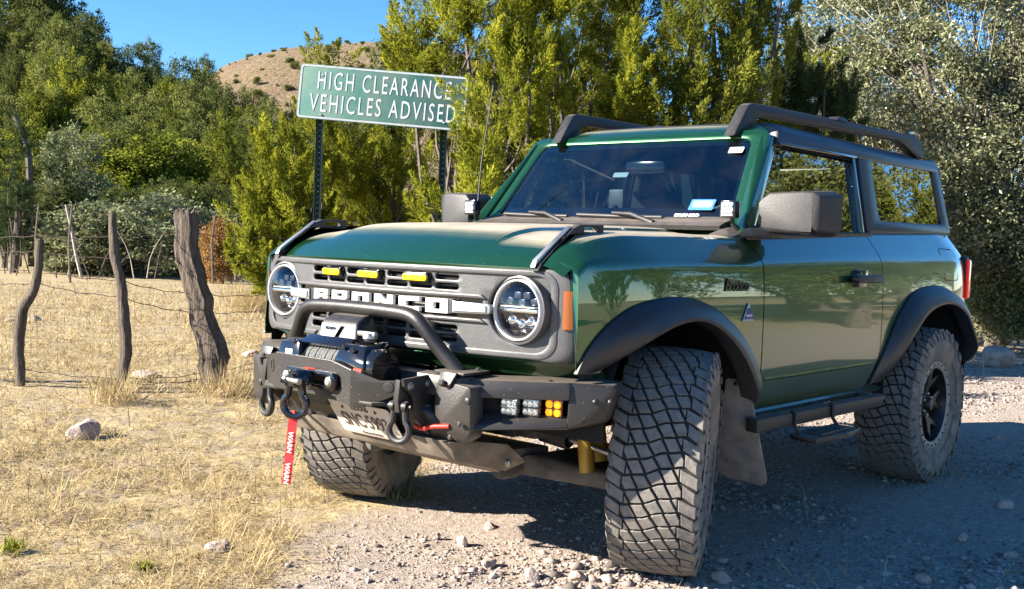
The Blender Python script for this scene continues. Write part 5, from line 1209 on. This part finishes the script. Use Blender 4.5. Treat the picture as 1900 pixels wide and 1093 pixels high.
MLB = ['leafy oak across the track mirrored first in the door window', 'dark oak across the track mirrored in the door window middle', 'dark juniper across the track mirrored in the rear side window', 'mid green oak across the track mirrored in the door paint', 'juniper across the track mirrored in the lower door paint', 'dark oak across the track mirrored in the front door edge', 'low oak across the track mirrored in the front fender', 'far dark oak across the track mirrored in the rear side window corner', 'far tall oak along the track mirrored beside the window post']
for (kd, v, mt_, x, y, h, wd), lb in zip(MIRR, MLB):
    s = h / {'oak': 3.55, 'jun': 4.2}[kd]; root = empty('oak_tree' if kd == 'oak' else 'juniper_tree', (x, y, gz(x, y) - .05), lb, 'tree', 'trees across the track'); root.scale = (s * wd, s * wd, s); root.rotation_euler.z = x
    crown_of(root, FINE[kd], mt_); link('trunk', PROTO[kd, v][1], BARK, root)
# ---------------------------------------------------------------- road sign
SG = dusty('sign_green_sheeting', (.022, .13, .108), rough=.6, dust=.30, scale=4)
SGB = plain('sign_border_white', (.42, .44, .46), .5, var=.15, scale=30)
SGT = plain('sign_letters_white', (.55, .55, .60), .5, var=.12, scale=40)
POSTG = plain('sign_post_green', (.014, .035, .024), .55, .2, var=.3)
sd_ = 9.6
c0, c1, c3 = at(556, 117, sd_ + .05), at(868, 143, sd_ - .05), at(552, 218, sd_ + .05)
su = (c1 - c0); sw_ = su.length; sv_ = (c0 - c3); sh_ = sv_.length
SM = frame_m((c0 + c1) / 2 - sv_ / 2, su, sv_)
sp_b = on_ground(590, 640); 
sg = empty('road_sign', (0, 0, 0), 'weathered green road sign advising high clearance vehicles on two posts', 'sign')
base_c = (c0 + c1) / 2; sg.location = (base_c.x, base_c.y, 0); Mi = Matrix.Translation(-Vector(sg.location))
def sput(nm, me, mat, par=None): return link(nm, xf(me, Mi @ SM), mat, par or sg)
pn = sput('sign_panel', plate2d([rrect(-sw_ / 2, sw_ / 2, -sh_ / 2, sh_ / 2, .035)], .006, .001), SG)
def sub(nm, me, z, mat): return link(nm, xf(me, Mi @ SM @ Matrix.Translation((0, 0, z))), mat, pn)
sub('sign_border', plate2d([rrect(-sw_ / 2 + .006, sw_ / 2 - .006, -sh_ / 2 + .006, sh_ / 2 - .006, .032), rrect(-sw_ / 2 + .022, sw_ / 2 - .022, -sh_ / 2 + .022, sh_ / 2 - .022, .022)], .002), .0042, SGB)
def sign_line(s, cx, cy_, hgt, width):
    me = text_mesh(s, hgt / .70, .002, bold=.0, spacing=1.27)
    xs = [v.co.x for v in me.vertices]; me.transform(Matrix.Translation((-(max(xs) + min(xs)) / 2, 0, 0))); me.transform(Matrix.Scale(width / (max(xs) - min(xs)), 4, (1, 0, 0)))
    ys = [v.co.y for v in me.vertices]; me.transform(Matrix.Translation((cx, cy_ - (max(ys) + min(ys)) / 2, 0)))
    sub('sign_lettering', me, .0045, SGT)
k_ = sw_ / 314.0
sign_line('HIGH CLEARANCE', k_ * (711 - 709), k_ * 22, k_ * 33, k_ * 248)
sign_line('VEHICLES ADVISED', k_ * (711 - 709), k_ * -20, k_ * 33, k_ * 272)
for u, v in ((-.118 * 3, .0), ): pass
for px, py in ((598, 138), (594, 212), (832, 157), (825, 229)):
    q = SM.inverted() @ at(px, py, sd_)
    sub('sign_bolt', moved(lathe([(.0001, .006), (.008, .006), (.012, .002), (.013, 0)], 10, 'z'), (q.x, q.y, 0)), .004, STEEL)
for px in (590, 822):
    tp = at(px + 2, 160 if px < 700 else 172, sd_ + .03); w_ = .028
    prof = [(-.040, .030), (-.040, .006), (-.014, .0), (-.014, -.022), (.014, -.022), (.014, 0), (.040, .006), (.040, .030), (.034, .030), (.034, .010), (.010, .004), (.010, -.016), (-.010, -.016), (-.010, .004), (-.034, .010), (-.034, .030)]
    ux = su.normalized(); nz_ = Vector((-ux.y, ux.x, 0)).normalized(); nz_ = nz_ if nz_.dot(FWD) < 0 else -nz_
    ux2 = Vector((0, 0, 1)).cross(nz_).normalized()
    bz = gz(tp.x, tp.y) - .3; P = []
    for (a, b) in prof + prof[:1]:
        P.append([tuple(Vector((tp.x, tp.y, z)) + ux2 * a * .8 + nz_ * (b - .075) - Vector(sg.location)) for z in (bz, tp.z + .02)])
    po = link('sign_post', grid_mesh(np.array(P), ang=20), POSTG, sg)
    holes = []
    for k in range(int((tp.z - .4) / .05)):
        z = .45 + k * .05; o = Vector((tp.x, tp.y, z)) + nz_ * (-.073) - Vector(sg.location)
        holes.append(xf(plate2d([circle(0, 0, .0055, 8)], .001), frame_m(o - nz_ * .0, ux2, (0, 0, 1))))
    hj = link('post_hole', join(holes), SGB, po); hj['kind'] = 'stuff'
# ---------------------------------------------------------------- old wire fence
WOOD = dusty('grey_weathered_wood', (.15, .12, .095), rough=.9, dust=.25, scale=6, bumpy=.3)
mt, nt, p = node_mat('split_post_wood')
tc = nt.nodes.new('ShaderNodeTexCoord'); mp = N(nt, 'ShaderNodeMapping'); mp.inputs['Scale'].default_value = (1, 1, .10); nt.links.new(tc.outputs['Object'], mp.inputs[0])
n1 = noise(nt, 55, 6, .7, mp.outputs[0]); n2 = noise(nt, 7, 4)
cc = ramp(nt, n1.outputs[0], ((.3, (.045, .033, .025)), (.52, (.17, .135, .105)), (.75, (.33, .28, .23))))
nt.links.new(mixc(nt, math_n(nt, 'MULTIPLY', n2.outputs[0], .45), cc.outputs[0], (.11, .075, .055)), p.inputs['Base Color']); p.inputs['Roughness'].default_value = .95
bump(nt, p, n1.outputs[0], 1.0, .05); WOODP = mt
WIRE = plain('rusty_wire', (.07, .05, .04), .75, .3, var=.4)
fence = empty('wire_fence', (0, 0, 0), 'old barbed wire fence with crooked wooden posts at the field edge', 'fence')
def rough_post(path, rads, label, seg=18, rough_=.12, seed=0, split=0):
    """path of (px, py) at one depth -> gnarled post with furrowed sides and a splintered top"""
    rng = np.random.default_rng(seed); base = on_ground(*path[-1]); dep = (base - CAM).dot(FWD)
    pts = [at(px, py, dep) for px, py in path]; n = 26; P = []
    s = np.linspace(0, 1, len(pts)); fur = 1 + rough_ * rng.normal(size=seg)
    for i in range(n):
        t = i / (n - 1); c = Vector([spl(t, list(zip(s, [q[k] for q in pts]))) for k in range(3)]); r = spl(t, list(zip(s, rads))); c = c + RIGHT * (.10 * r * math.sin(t * 17 + seed)) + RIGHT * (.06 * r * rng.normal()); r *= 1 + .07 * math.sin(t * 23 + seed * 2) * math.sin(t * 9)
        row = []
        for k in range(seg + 1):
            a = 2 * math.pi * (k % seg) / seg; rr_ = r * (fur[k % seg] + .03 * math.sin(7 * t * 6.28 + k) + .05 * float(vnoise(np.array([k * .9 + 3]), np.array([t * 6.0]), seed)[0]))
            d = RIGHT * math.cos(a) + Vector((FWD.x, FWD.y, 0)).normalized() * math.sin(a)
            up = Vector((0, 0, 0))
            if i == 0: up = Vector((0, 0, split * (.5 + .5 * math.sin(k * 1.9 + seed)) + split * .4 * rng.random()))
            row.append(tuple(c + d * rr_ + up))
        P.append(row)
    top = [tuple(Vector(P[0][k]) * .25 + pts[0] * .75 - Vector((0, 0, split * .25))) for k in range(seg + 1)]
    P.insert(0, top); P.append([(q[0], q[1], q[2] - .25) for q in P[-1]])
    return link('fence_post', grid_mesh(np.array(P), ang=55), WOODP, fence, label)
p3 = rough_post([(342, 402), (350, 470), (365, 540), (380, 600), (393, 650), (404, 727)], [.088, .094, .094, .100, .108, .112], 'thick split-topped leaning post', 36, .045, 1, .06)
p2 = rough_post([(208, 400), (214, 470), (226, 540), (232, 610), (231, 670), (229, 735)], [.026, .036, .038, .042, .044, .040], 'slim grey upright post', 18, .07, 2, .03)
p1 = rough_post([(74, 447), (72, 490), (62, 540), (40, 580), (36, 640), (39, 725)], [.028, .028, .032, .040, .036, .030], 'dark crooked post bent in the middle', 18, .09, 3, .02)
rough_post([(-60, 430), (-55, 520), (-50, 600), (-45, 715)], [.03, .035, .04, .04], None, 12, .1, 4, .02)
# far line of thin posts behind
for px, y0, y1 in ((68, 378, 500), (130, 378, 505), (395, 400, 505), (437, 395, 500)):
    b = on_ground(px, 535); dep = 24.0
    pts = [at(px + dx, y, dep) for dx, y in ((4, y0), (-2, (y0 + y1) / 2), (0, y1 + 20))]
    link('fence_stake', tube(pts, [.022, .026, .03], 7), WOODP, fence)
def wire(pts, r=.0032, barb=True, name='barbed_wire', dep_l=None):
    """pts: (px, py, depth)"""
    q = [at(*a) for a in pts]; path = []
    for i in range(len(q) - 1):
        for k in range(10):
            t = k / 10; c = q[i].lerp(q[i + 1], t); c.z -= .02 * math.sin(t * math.pi) + .006 * math.sin(i * 5 + k * 1.7); path.append(c)
    path.append(q[-1]); ms = [tube(path, r, 5)]
    if barb:
        for c in path[::4]:
            for s in (-1, 1): ms.append(tube([c - Vector((0, .010 * s, .012)), c + Vector((.004, .010 * s, .012))], r * .5, 4))
    return link(name, join(ms), WIRE, fence)
d1 = (on_ground(39, 725) - CAM).dot(FWD); d2 = (on_ground(229, 735) - CAM).dot(FWD); d3 = (on_ground(404, 727) - CAM).dot(FWD); d0 = (on_ground(-45, 715) - CAM).dot(FWD)
DR = 9.6
wire([(-60, 433, d0), (70, 437, d1), (206, 437, d2), (334, 430, d3), (520, 440, DR), (700, 455, 11)])
wire([(-60, 462, d0), (72, 465, d1), (214, 478, d2), (345, 475, d3), (520, 490, DR), (700, 495, 11)])
wire([(-60, 520, d0), (70, 525, d1), (220, 550, d2), (362, 580, d3), (510, 572, DR), (700, 560, 11)])
wire([(-60, 492, d0), (72, 500, d1), (222, 520, d2), (360, 545, d3), (510, 545, DR), (700, 530, 11)])
wire([(-60, 677, d0), (36, 683, d1), (230, 702, d2), (392, 690, d3), (510, 660, DR), (700, 630, 11)])
wire([(-60, 700, d0), (36, 705, d1), (230, 712, d2), (398, 700, d3), (510, 668, DR)])
# woven stock netting between the posts
NT = [(-60, d0), (40, d1), (230, d2), (385, d3), (520, DR)]
def npt(px, f):
    dep = float(np.interp(px, [a for a, _ in NT], [b for _, b in NT])); g0 = at(px, 500, dep); g0.z = 0
    top = at(px, 545, dep); return Vector((top.x, top.y, .04 + (.72) * f))
ms = []
for f in np.linspace(0, 1, 7): ms.append(tube([npt(px, f) + Vector((0, 0, .008 * math.sin(px * .09 + f * 9))) for px in range(-60, 521, 20)], .0010, 3))
for px in np.arange(-60, 520, 13.0): ms.append(tube([npt(px + 2 * math.sin(px + 4 * f), f) for f in (0, .35, .7, 1)], .0009, 3))
nj = link('stock_netting', join(ms), plain('thin_galvanised_wire', (.16, .125, .095), .7, .2, var=.3), fence); nj['kind'] = 'stuff'
# ---------------------------------------------------------------- dead sticks under the wood
def stick(name, label, pts, r, mat=PALEB, cat='branch', group=None):
    q = [at(*a) for a in pts]; b = q[-1]; o = tag(link(name, tube([a - b for a in q], r, 6, smooth_path=1), mat), label, cat, group); o.location = b; return o
stick('snag', 'broken dark snag leaning above the pines at the left', [(28, 215, 32), (48, 262, 32), (55, 300, 32), (58, 505, 32)], [.09, .11, .10, .09], BARK, 'snag')
stick('dead_sapling', 'pale crooked dead stem between the crooked and slim fence posts', [(122, 380, 26), (132, 425, 26), (140, 470, 26), (150, 512, 26)], [.025, .03, .035, .04], PALEB, 'dead tree')
rr = random.Random(9)
for k in range(34):
    px = rr.uniform(0, 470); dep = rr.uniform(26, 29.5); h = rr.uniform(35, 120); lx = rr.uniform(-40, 40)
    stick('dead_branch', 'thin dead branch in the shade under the wood edge', [(px + lx, 512 - h, dep), (px + lx * .4 + rr.uniform(-8, 8), 512 - h * .5, dep), (px, 516, dep)], [.006, .011, .018], PALEB if k % 6 == 0 else BARK, 'branch', 'dead branches under the wood edge')
# rail fence behind the oak shrub
rail_f = empty('rail_fence', (0, 0, 0), 'dark wooden rail fence half hidden behind the oak shrub', 'fence')
for px, dp in ((1790, 17.2), (1850, 17.4), (1915, 17.6)):
    a = at(px, 555, dp); link('rail_fence_post', moved(box((.12, .12, 1.1), .01), (a.x, a.y, .5)), WOODP, rail_f)
for z in (.45, .85):
    a = at(1770, 555, 17.1); b = at(1960, 555, 17.8); link('rail', tube([(a.x, a.y, z), ((a.x + b.x) / 2, (a.y + b.y) / 2, z + .02), (b.x, b.y, z)], .06, 8), WOODP, rail_f)
# ---------------------------------------------------------------- rocks
mt, nt, p = node_mat('pink_grey_rock')
n1 = noise(nt, 9, 7, .65); n2 = noise(nt, 40, 5, .6)
c = ramp(nt, n1.outputs[0], ((.3, (.20, .15, .125)), (.5, (.38, .30, .26)), (.72, (.55, .47, .42))))
nt.links.new(mixc(nt, math_n(nt, 'MULTIPLY', n2.outputs[0], .35), c.outputs[0], (.48, .34, .28)), p.inputs['Base Color']); p.inputs['Roughness'].default_value = .95; bump(nt, p, math_n(nt, 'ADD', n1.outputs[0], n2.outputs[0]), .7, .015); ROCK = mt
def rock_mesh(seed, sx, sy, sz, sub=3, facet=.5):
    bm = bmesh.new(); bmesh.ops.create_icosphere(bm, subdivisions=sub, radius=1); rng = np.random.default_rng(seed)
    pl = [(Vector(unit(rng.normal(size=3))), rng.uniform(.5, .85)) for _ in range(13)]
    for v in bm.verts:
        d = v.co.normalized(); r = 1.0
        for n_, h in pl:
            c = d.dot(n_)
            if c > .05: r = min(r, h / c)
        r = r * .92 + .08 * r ** .5
        r *= 1 + .04 * float(vnoise(np.array([d.x * 4 + seed]), np.array([d.y * 4 + d.z * 3]), seed)[0])
        v.co = Vector((d.x * sx, d.y * sy, d.z * sz)) * r
    return from_bm(bm, 18)
ROCKS = [  # px, py (foot), width px, height px, label
 (145, 826, 66, 44, 'pale faceted rock standing in the straw at the left'),
 (393, 1028, 60, 30, 'flat pinkish rock low in the foreground grass'),
 (1856, 684, 78, 44, 'large round boulder right of the rear wheel'),
 (986, 1076, 36, 30, 'pale rounded stone right at the bottom of the lit gravel'),
 (1075, 1080, 36, 22, 'brownish wedge stone left of the front tyre foot'),
 (908, 1052, 34, 22, 'half lit stone in the lit gravel below the winch'),
 (855, 1012, 26, 22, 'small brown stone nearest the strap side of the lit gravel'),
 (808, 1000, 20, 14, 'little pale stone farthest left in the lit gravel'),
 (908, 980, 34, 14, 'flat pale stone at the edge of the bumper shadow'),
 (852, 1066, 22, 14, 'small dark stone by the bottom edge of the lit gravel'),
 (422, 742, 62, 18, 'flat pale slab at the foot of the thick fence post'),
 (265, 705, 50, 12, 'flat light stone beside the slim fence post'),
 (62, 600, 26, 12, 'small reddish stone in the field by the crooked post'),
 (460, 668, 40, 16, 'brown stone in the field near the bumper'),
 (15, 602, 34, 8, 'pale log shaped stone at the left edge of the field'),
 (1858, 818, 22, 16, 'bright sunlit stone in the gap of light behind the rear wheel'),
 (1865, 945, 36, 22, 'pinkish stone in the shade far right of the rear tyre'),
 (1788, 1006, 30, 18, 'brown stone in the shade below the rear tyre'),
 (1340, 1086, 44, 20, 'reddish flat stone at the bottom right of the front tyre'),
 (1878, 1038, 28, 16, 'reddish stone near the right edge in the shade'),
 (1720, 1088, 40, 20, 'grey pink stone cut by the bottom edge at the right'),
 (1645, 1068, 30, 12, 'flat bluish stone in the shade at the lower right'),
]
for i, (px, py, w, h, lb) in enumerate(ROCKS):
    b = on_ground(px, py); dep = (b - CAM).dot(FWD); s = dep / FPX
    o = tag(link('boulder' if w > 70 else 'rock', rock_mesh(i + 3, w * s * .56, w * s * .46, h * s * .72), ROCK), lb, 'boulder' if w > 70 else 'rock')
    o.location = (b.x + FWD.x * w * s * .3, b.y + FWD.y * w * s * .3, gz(b.x, b.y) + h * s * .22); o.rotation_euler.z = i * 1.3
# loose gravel on the track (too many to count)
def stones_mesh(n, rng, small=False):
    if small:
        bv = np.array([(1, 0, 0), (-1, 0, 0), (0, 1, 0), (0, -1, 0), (0, 0, 1), (0, 0, -1)], float); bf = np.array([(0, 2, 4), (2, 1, 4), (1, 3, 4), (3, 0, 4), (2, 0, 5), (1, 2, 5), (3, 1, 5), (0, 3, 5)])
    else:
        bm = bmesh.new(); bmesh.ops.create_icosphere(bm, subdivisions=1, radius=1); bv = np.array([v.co[:] for v in bm.verts]); bf = np.array([[v.index for v in f.verts] for f in bm.faces]); bm.free()
    r = 2.0 + 13 * rng.random(n * 2) ** 1.7; a = math.atan2(-.6472, -.7623) + rng.uniform(-.62, .62, n * 2)
    x = CAM.x + r * np.cos(a); y = CAM.y + r * np.sin(a); k = (road_mask(x, y) > rng.uniform(.02, .9, n * 2)); x, y = x[k][:n], y[k][:n]; n = len(x)
    cl = np.clip(.7 + .8 * fbm(x * 1.5, y * 1.5, 31), .25, 1.6)
    s = (.0040 + .018 * rng.random(n) ** 6.0 + .003 * rng.random(n)) * cl
    if small: s = (.0055 + .0085 * rng.random(n) ** 2.5) * cl * np.clip(np.hypot(x - CAM.x, y - CAM.y) / 4.5, .8, 2.2)
    sc = np.stack([s * rng.uniform(.8, 1.6, n), s * rng.uniform(.7, 1.3, n), s * rng.uniform(.45, .85, n)], 1)
    th = rng.uniform(0, 6.28, n); c_, s_ = np.cos(th), np.sin(th)
    jit = 1 + .22 * rng.normal(size=(n, len(bv)))
    V = bv[None] * jit[..., None] * sc[:, None]
    V = np.stack([V[..., 0] * c_[:, None] - V[..., 1] * s_[:, None], V[..., 0] * s_[:, None] + V[..., 1] * c_[:, None], V[..., 2]], -1)
    V += np.stack([x, y, ground_z(x, y) + sc[:, 2] * .30], 1)[:, None]
    F = bf[None] + (np.arange(n) * len(bv))[:, None, None]
    t = np.repeat(rng.random(n), len(bf))
    return np_mesh(V.reshape(-1, 3), F.reshape(-1, 3), t)
mt, nt, p = node_mat('gravel_stone'); a = nt.nodes.new('ShaderNodeAttribute'); a.attribute_name = 'tint'
nt.links.new(ramp(nt, a.outputs['Fac'], ((0, (.11, .09, .08)), (.35, (.25, .20, .175)), (.75, (.35, .295, .26)), (1, (.44, .38, .335)))).outputs[0], p.inputs['Base Color']); p.inputs['Roughness'].default_value = .95
tag(link('gravel', stones_mesh(16000, np.random.default_rng(77)), mt), 'loose pink and grey gravel spread over the track', kind='stuff')
tag(link('fine_gravel', stones_mesh(40000, np.random.default_rng(78), True), mt), 'fine grit between the larger stones of the track', kind='stuff')
# ---------------------------------------------------------------- dry grass
def grass_mesh(n, rng, r0, r1, Lr, width, tall=False, half=.66):
    r = r0 * (r1 / r0) ** rng.random(n); a = math.atan2(-.6472, -.7623) + rng.uniform(-.66, half, n)
    x = CAM.x + r * np.cos(a); y = CAM.y + r * np.sin(a)
    m_ = road_mask(x, y); clump = fbm(x * 2.2, y * 2.2, 41) + .6 * fbm(x * 7, y * 7, 43)
    keep = (m_ < rng.random(n) * .5) & (clump > rng.uniform(-.75, .40, n)) | ((m_ > .5) & (rng.random(n) < .07) & (clump > .2))
    if tall:
        band = np.abs((x + .2) * .6 + (y + 5.0) * .8)          # stalks stand mostly along the fence, a few elsewhere
        keep &= (clump > -.05) & (rng.random(n) < np.clip(1.25 - band / 1.6, .38, 1))
    x, y, clump, r = x[keep], y[keep], clump[keep], r[keep]; n = len(x)
    keepz = ~((np.abs(x + 1.2) < 1.9) & (np.abs(y) < .8)); x, y, clump, r = x[keepz], y[keepz], clump[keepz], r[keepz]; n = len(x)
    L = Lr * rng.uniform(.35, 1.3, n) * np.clip(.75 + .6 * clump, .35, 1.5) * np.clip(.75 + r / 26, .8, 1.35); th = rng.uniform(0, 6.28, n)
    el = (rng.uniform(.05, 1.35, n) if tall else rng.uniform(.0, .95, n) ** 1.3)
    d = np.stack([np.cos(th) * np.cos(el), np.sin(th) * np.cos(el), np.sin(el)], 1)
    side = np.stack([-np.sin(th), np.cos(th), rng.normal(size=n) * .3], 1); w = width * rng.uniform(.6, 1.5, n) * np.clip(r / 5.5, .8, 3.2)
    b = np.stack([x, y, ground_z(x, y) - .003 + rng.random(n) * .012], 1)
    d2 = d.copy(); d2[:, 2] -= rng.uniform(.1, .9, n); d2 = unit(d2)
    mid = b + d * (L * .55)[:, None]; tip = mid + d2 * (L * .5)[:, None]
    tip[:, 2] = np.maximum(tip[:, 2], ground_z(tip[:, 0], tip[:, 1]) + .004)
    V = np.stack([b - side * w[:, None] * .5, b + side * w[:, None] * .5, mid + side * w[:, None] * .4, tip, mid - side * w[:, None] * .4], 1)
    i0 = np.arange(n)[:, None] * 5
    F = np.concatenate([i0 + np.array([[0, 1, 2, 4]]), i0 + np.array([[4, 2, 3, 3]])]) if False else None
    F4 = i0 + np.array([[0, 1, 2, 4]]); F4b = i0 + np.array([[4, 2, 3, 3]])
    tint = np.clip(.45 + .25 * clump + rng.uniform(-.4, .4, n), 0, 1)
    tri = np.concatenate([i0 + np.array([[0, 1, 2]]), i0 + np.array([[0, 2, 4]]), i0 + np.array([[4, 2, 3]])])
    return np_mesh(V.reshape(-1, 3), tri, np.tile(tint, 3))
tag(link('dry_grass', grass_mesh(290000, np.random.default_rng(5), 3.2, 27, .095, .0032), STRAW), 'flattened straw coloured grass over the field and track verge', kind='stuff')
tag(link('tall_dry_grass', grass_mesh(95000, np.random.default_rng(6), 3.6, 26, .21, .0028, True), STRAW), 'taller dry grass stalks standing along the fence', kind='stuff')
# bunch grass by the bright juniper, small green weeds
def tuft(name, label, px, py, n, L, mat, seed, spread=.1):
    rng = np.random.default_rng(seed); b = on_ground(px, py); th = rng.uniform(0, 6.28, n); el = rng.uniform(.5, 1.5, n)
    d = np.stack([np.cos(th) * np.cos(el), np.sin(th) * np.cos(el), np.sin(el)], 1); c0_ = rng.normal(size=(n, 3)) * spread * .4; c0_[:, 2] = 0
    l = L * rng.uniform(.5, 1.2, n); v, f = leaf_quads(c0_ + d * l[:, None] * .5, d, l, .006, rng, -.12)
    o = tag(link(name, np_mesh(v, f, rng.random(n)), mat), label, 'grass tuft' if 'grass' in name else 'weed'); o.location = (b.x, b.y, gz(b.x, b.y)); return o
tuft('bunch_grass', 'golden bunch grass at the foot of the bright juniper', 470, 582, 900, .55, STRAW, 1, .5)
tuft('bunch_grass', 'straw tuft at the foot of the thick fence post', 430, 745, 260, .26, STRAW, 2, .25)
tuft('bunch_grass', 'straw tuft at the foot of the slim fence post', 215, 755, 260, .24, STRAW, 3, .25)
tuft('green_weed', 'small green weed at the lower left edge', 25, 1025, 90, .06, JUN, 4, .05)
tuft('green_weed', 'tiny green weed in the straw left of the bottom centre', 270, 1062, 70, .05, JUN, 5, .04)
tuft('green_weed', 'little weed in front of the passenger side tyre', 737, 928, 60, .07, SAGE, 6, .10)
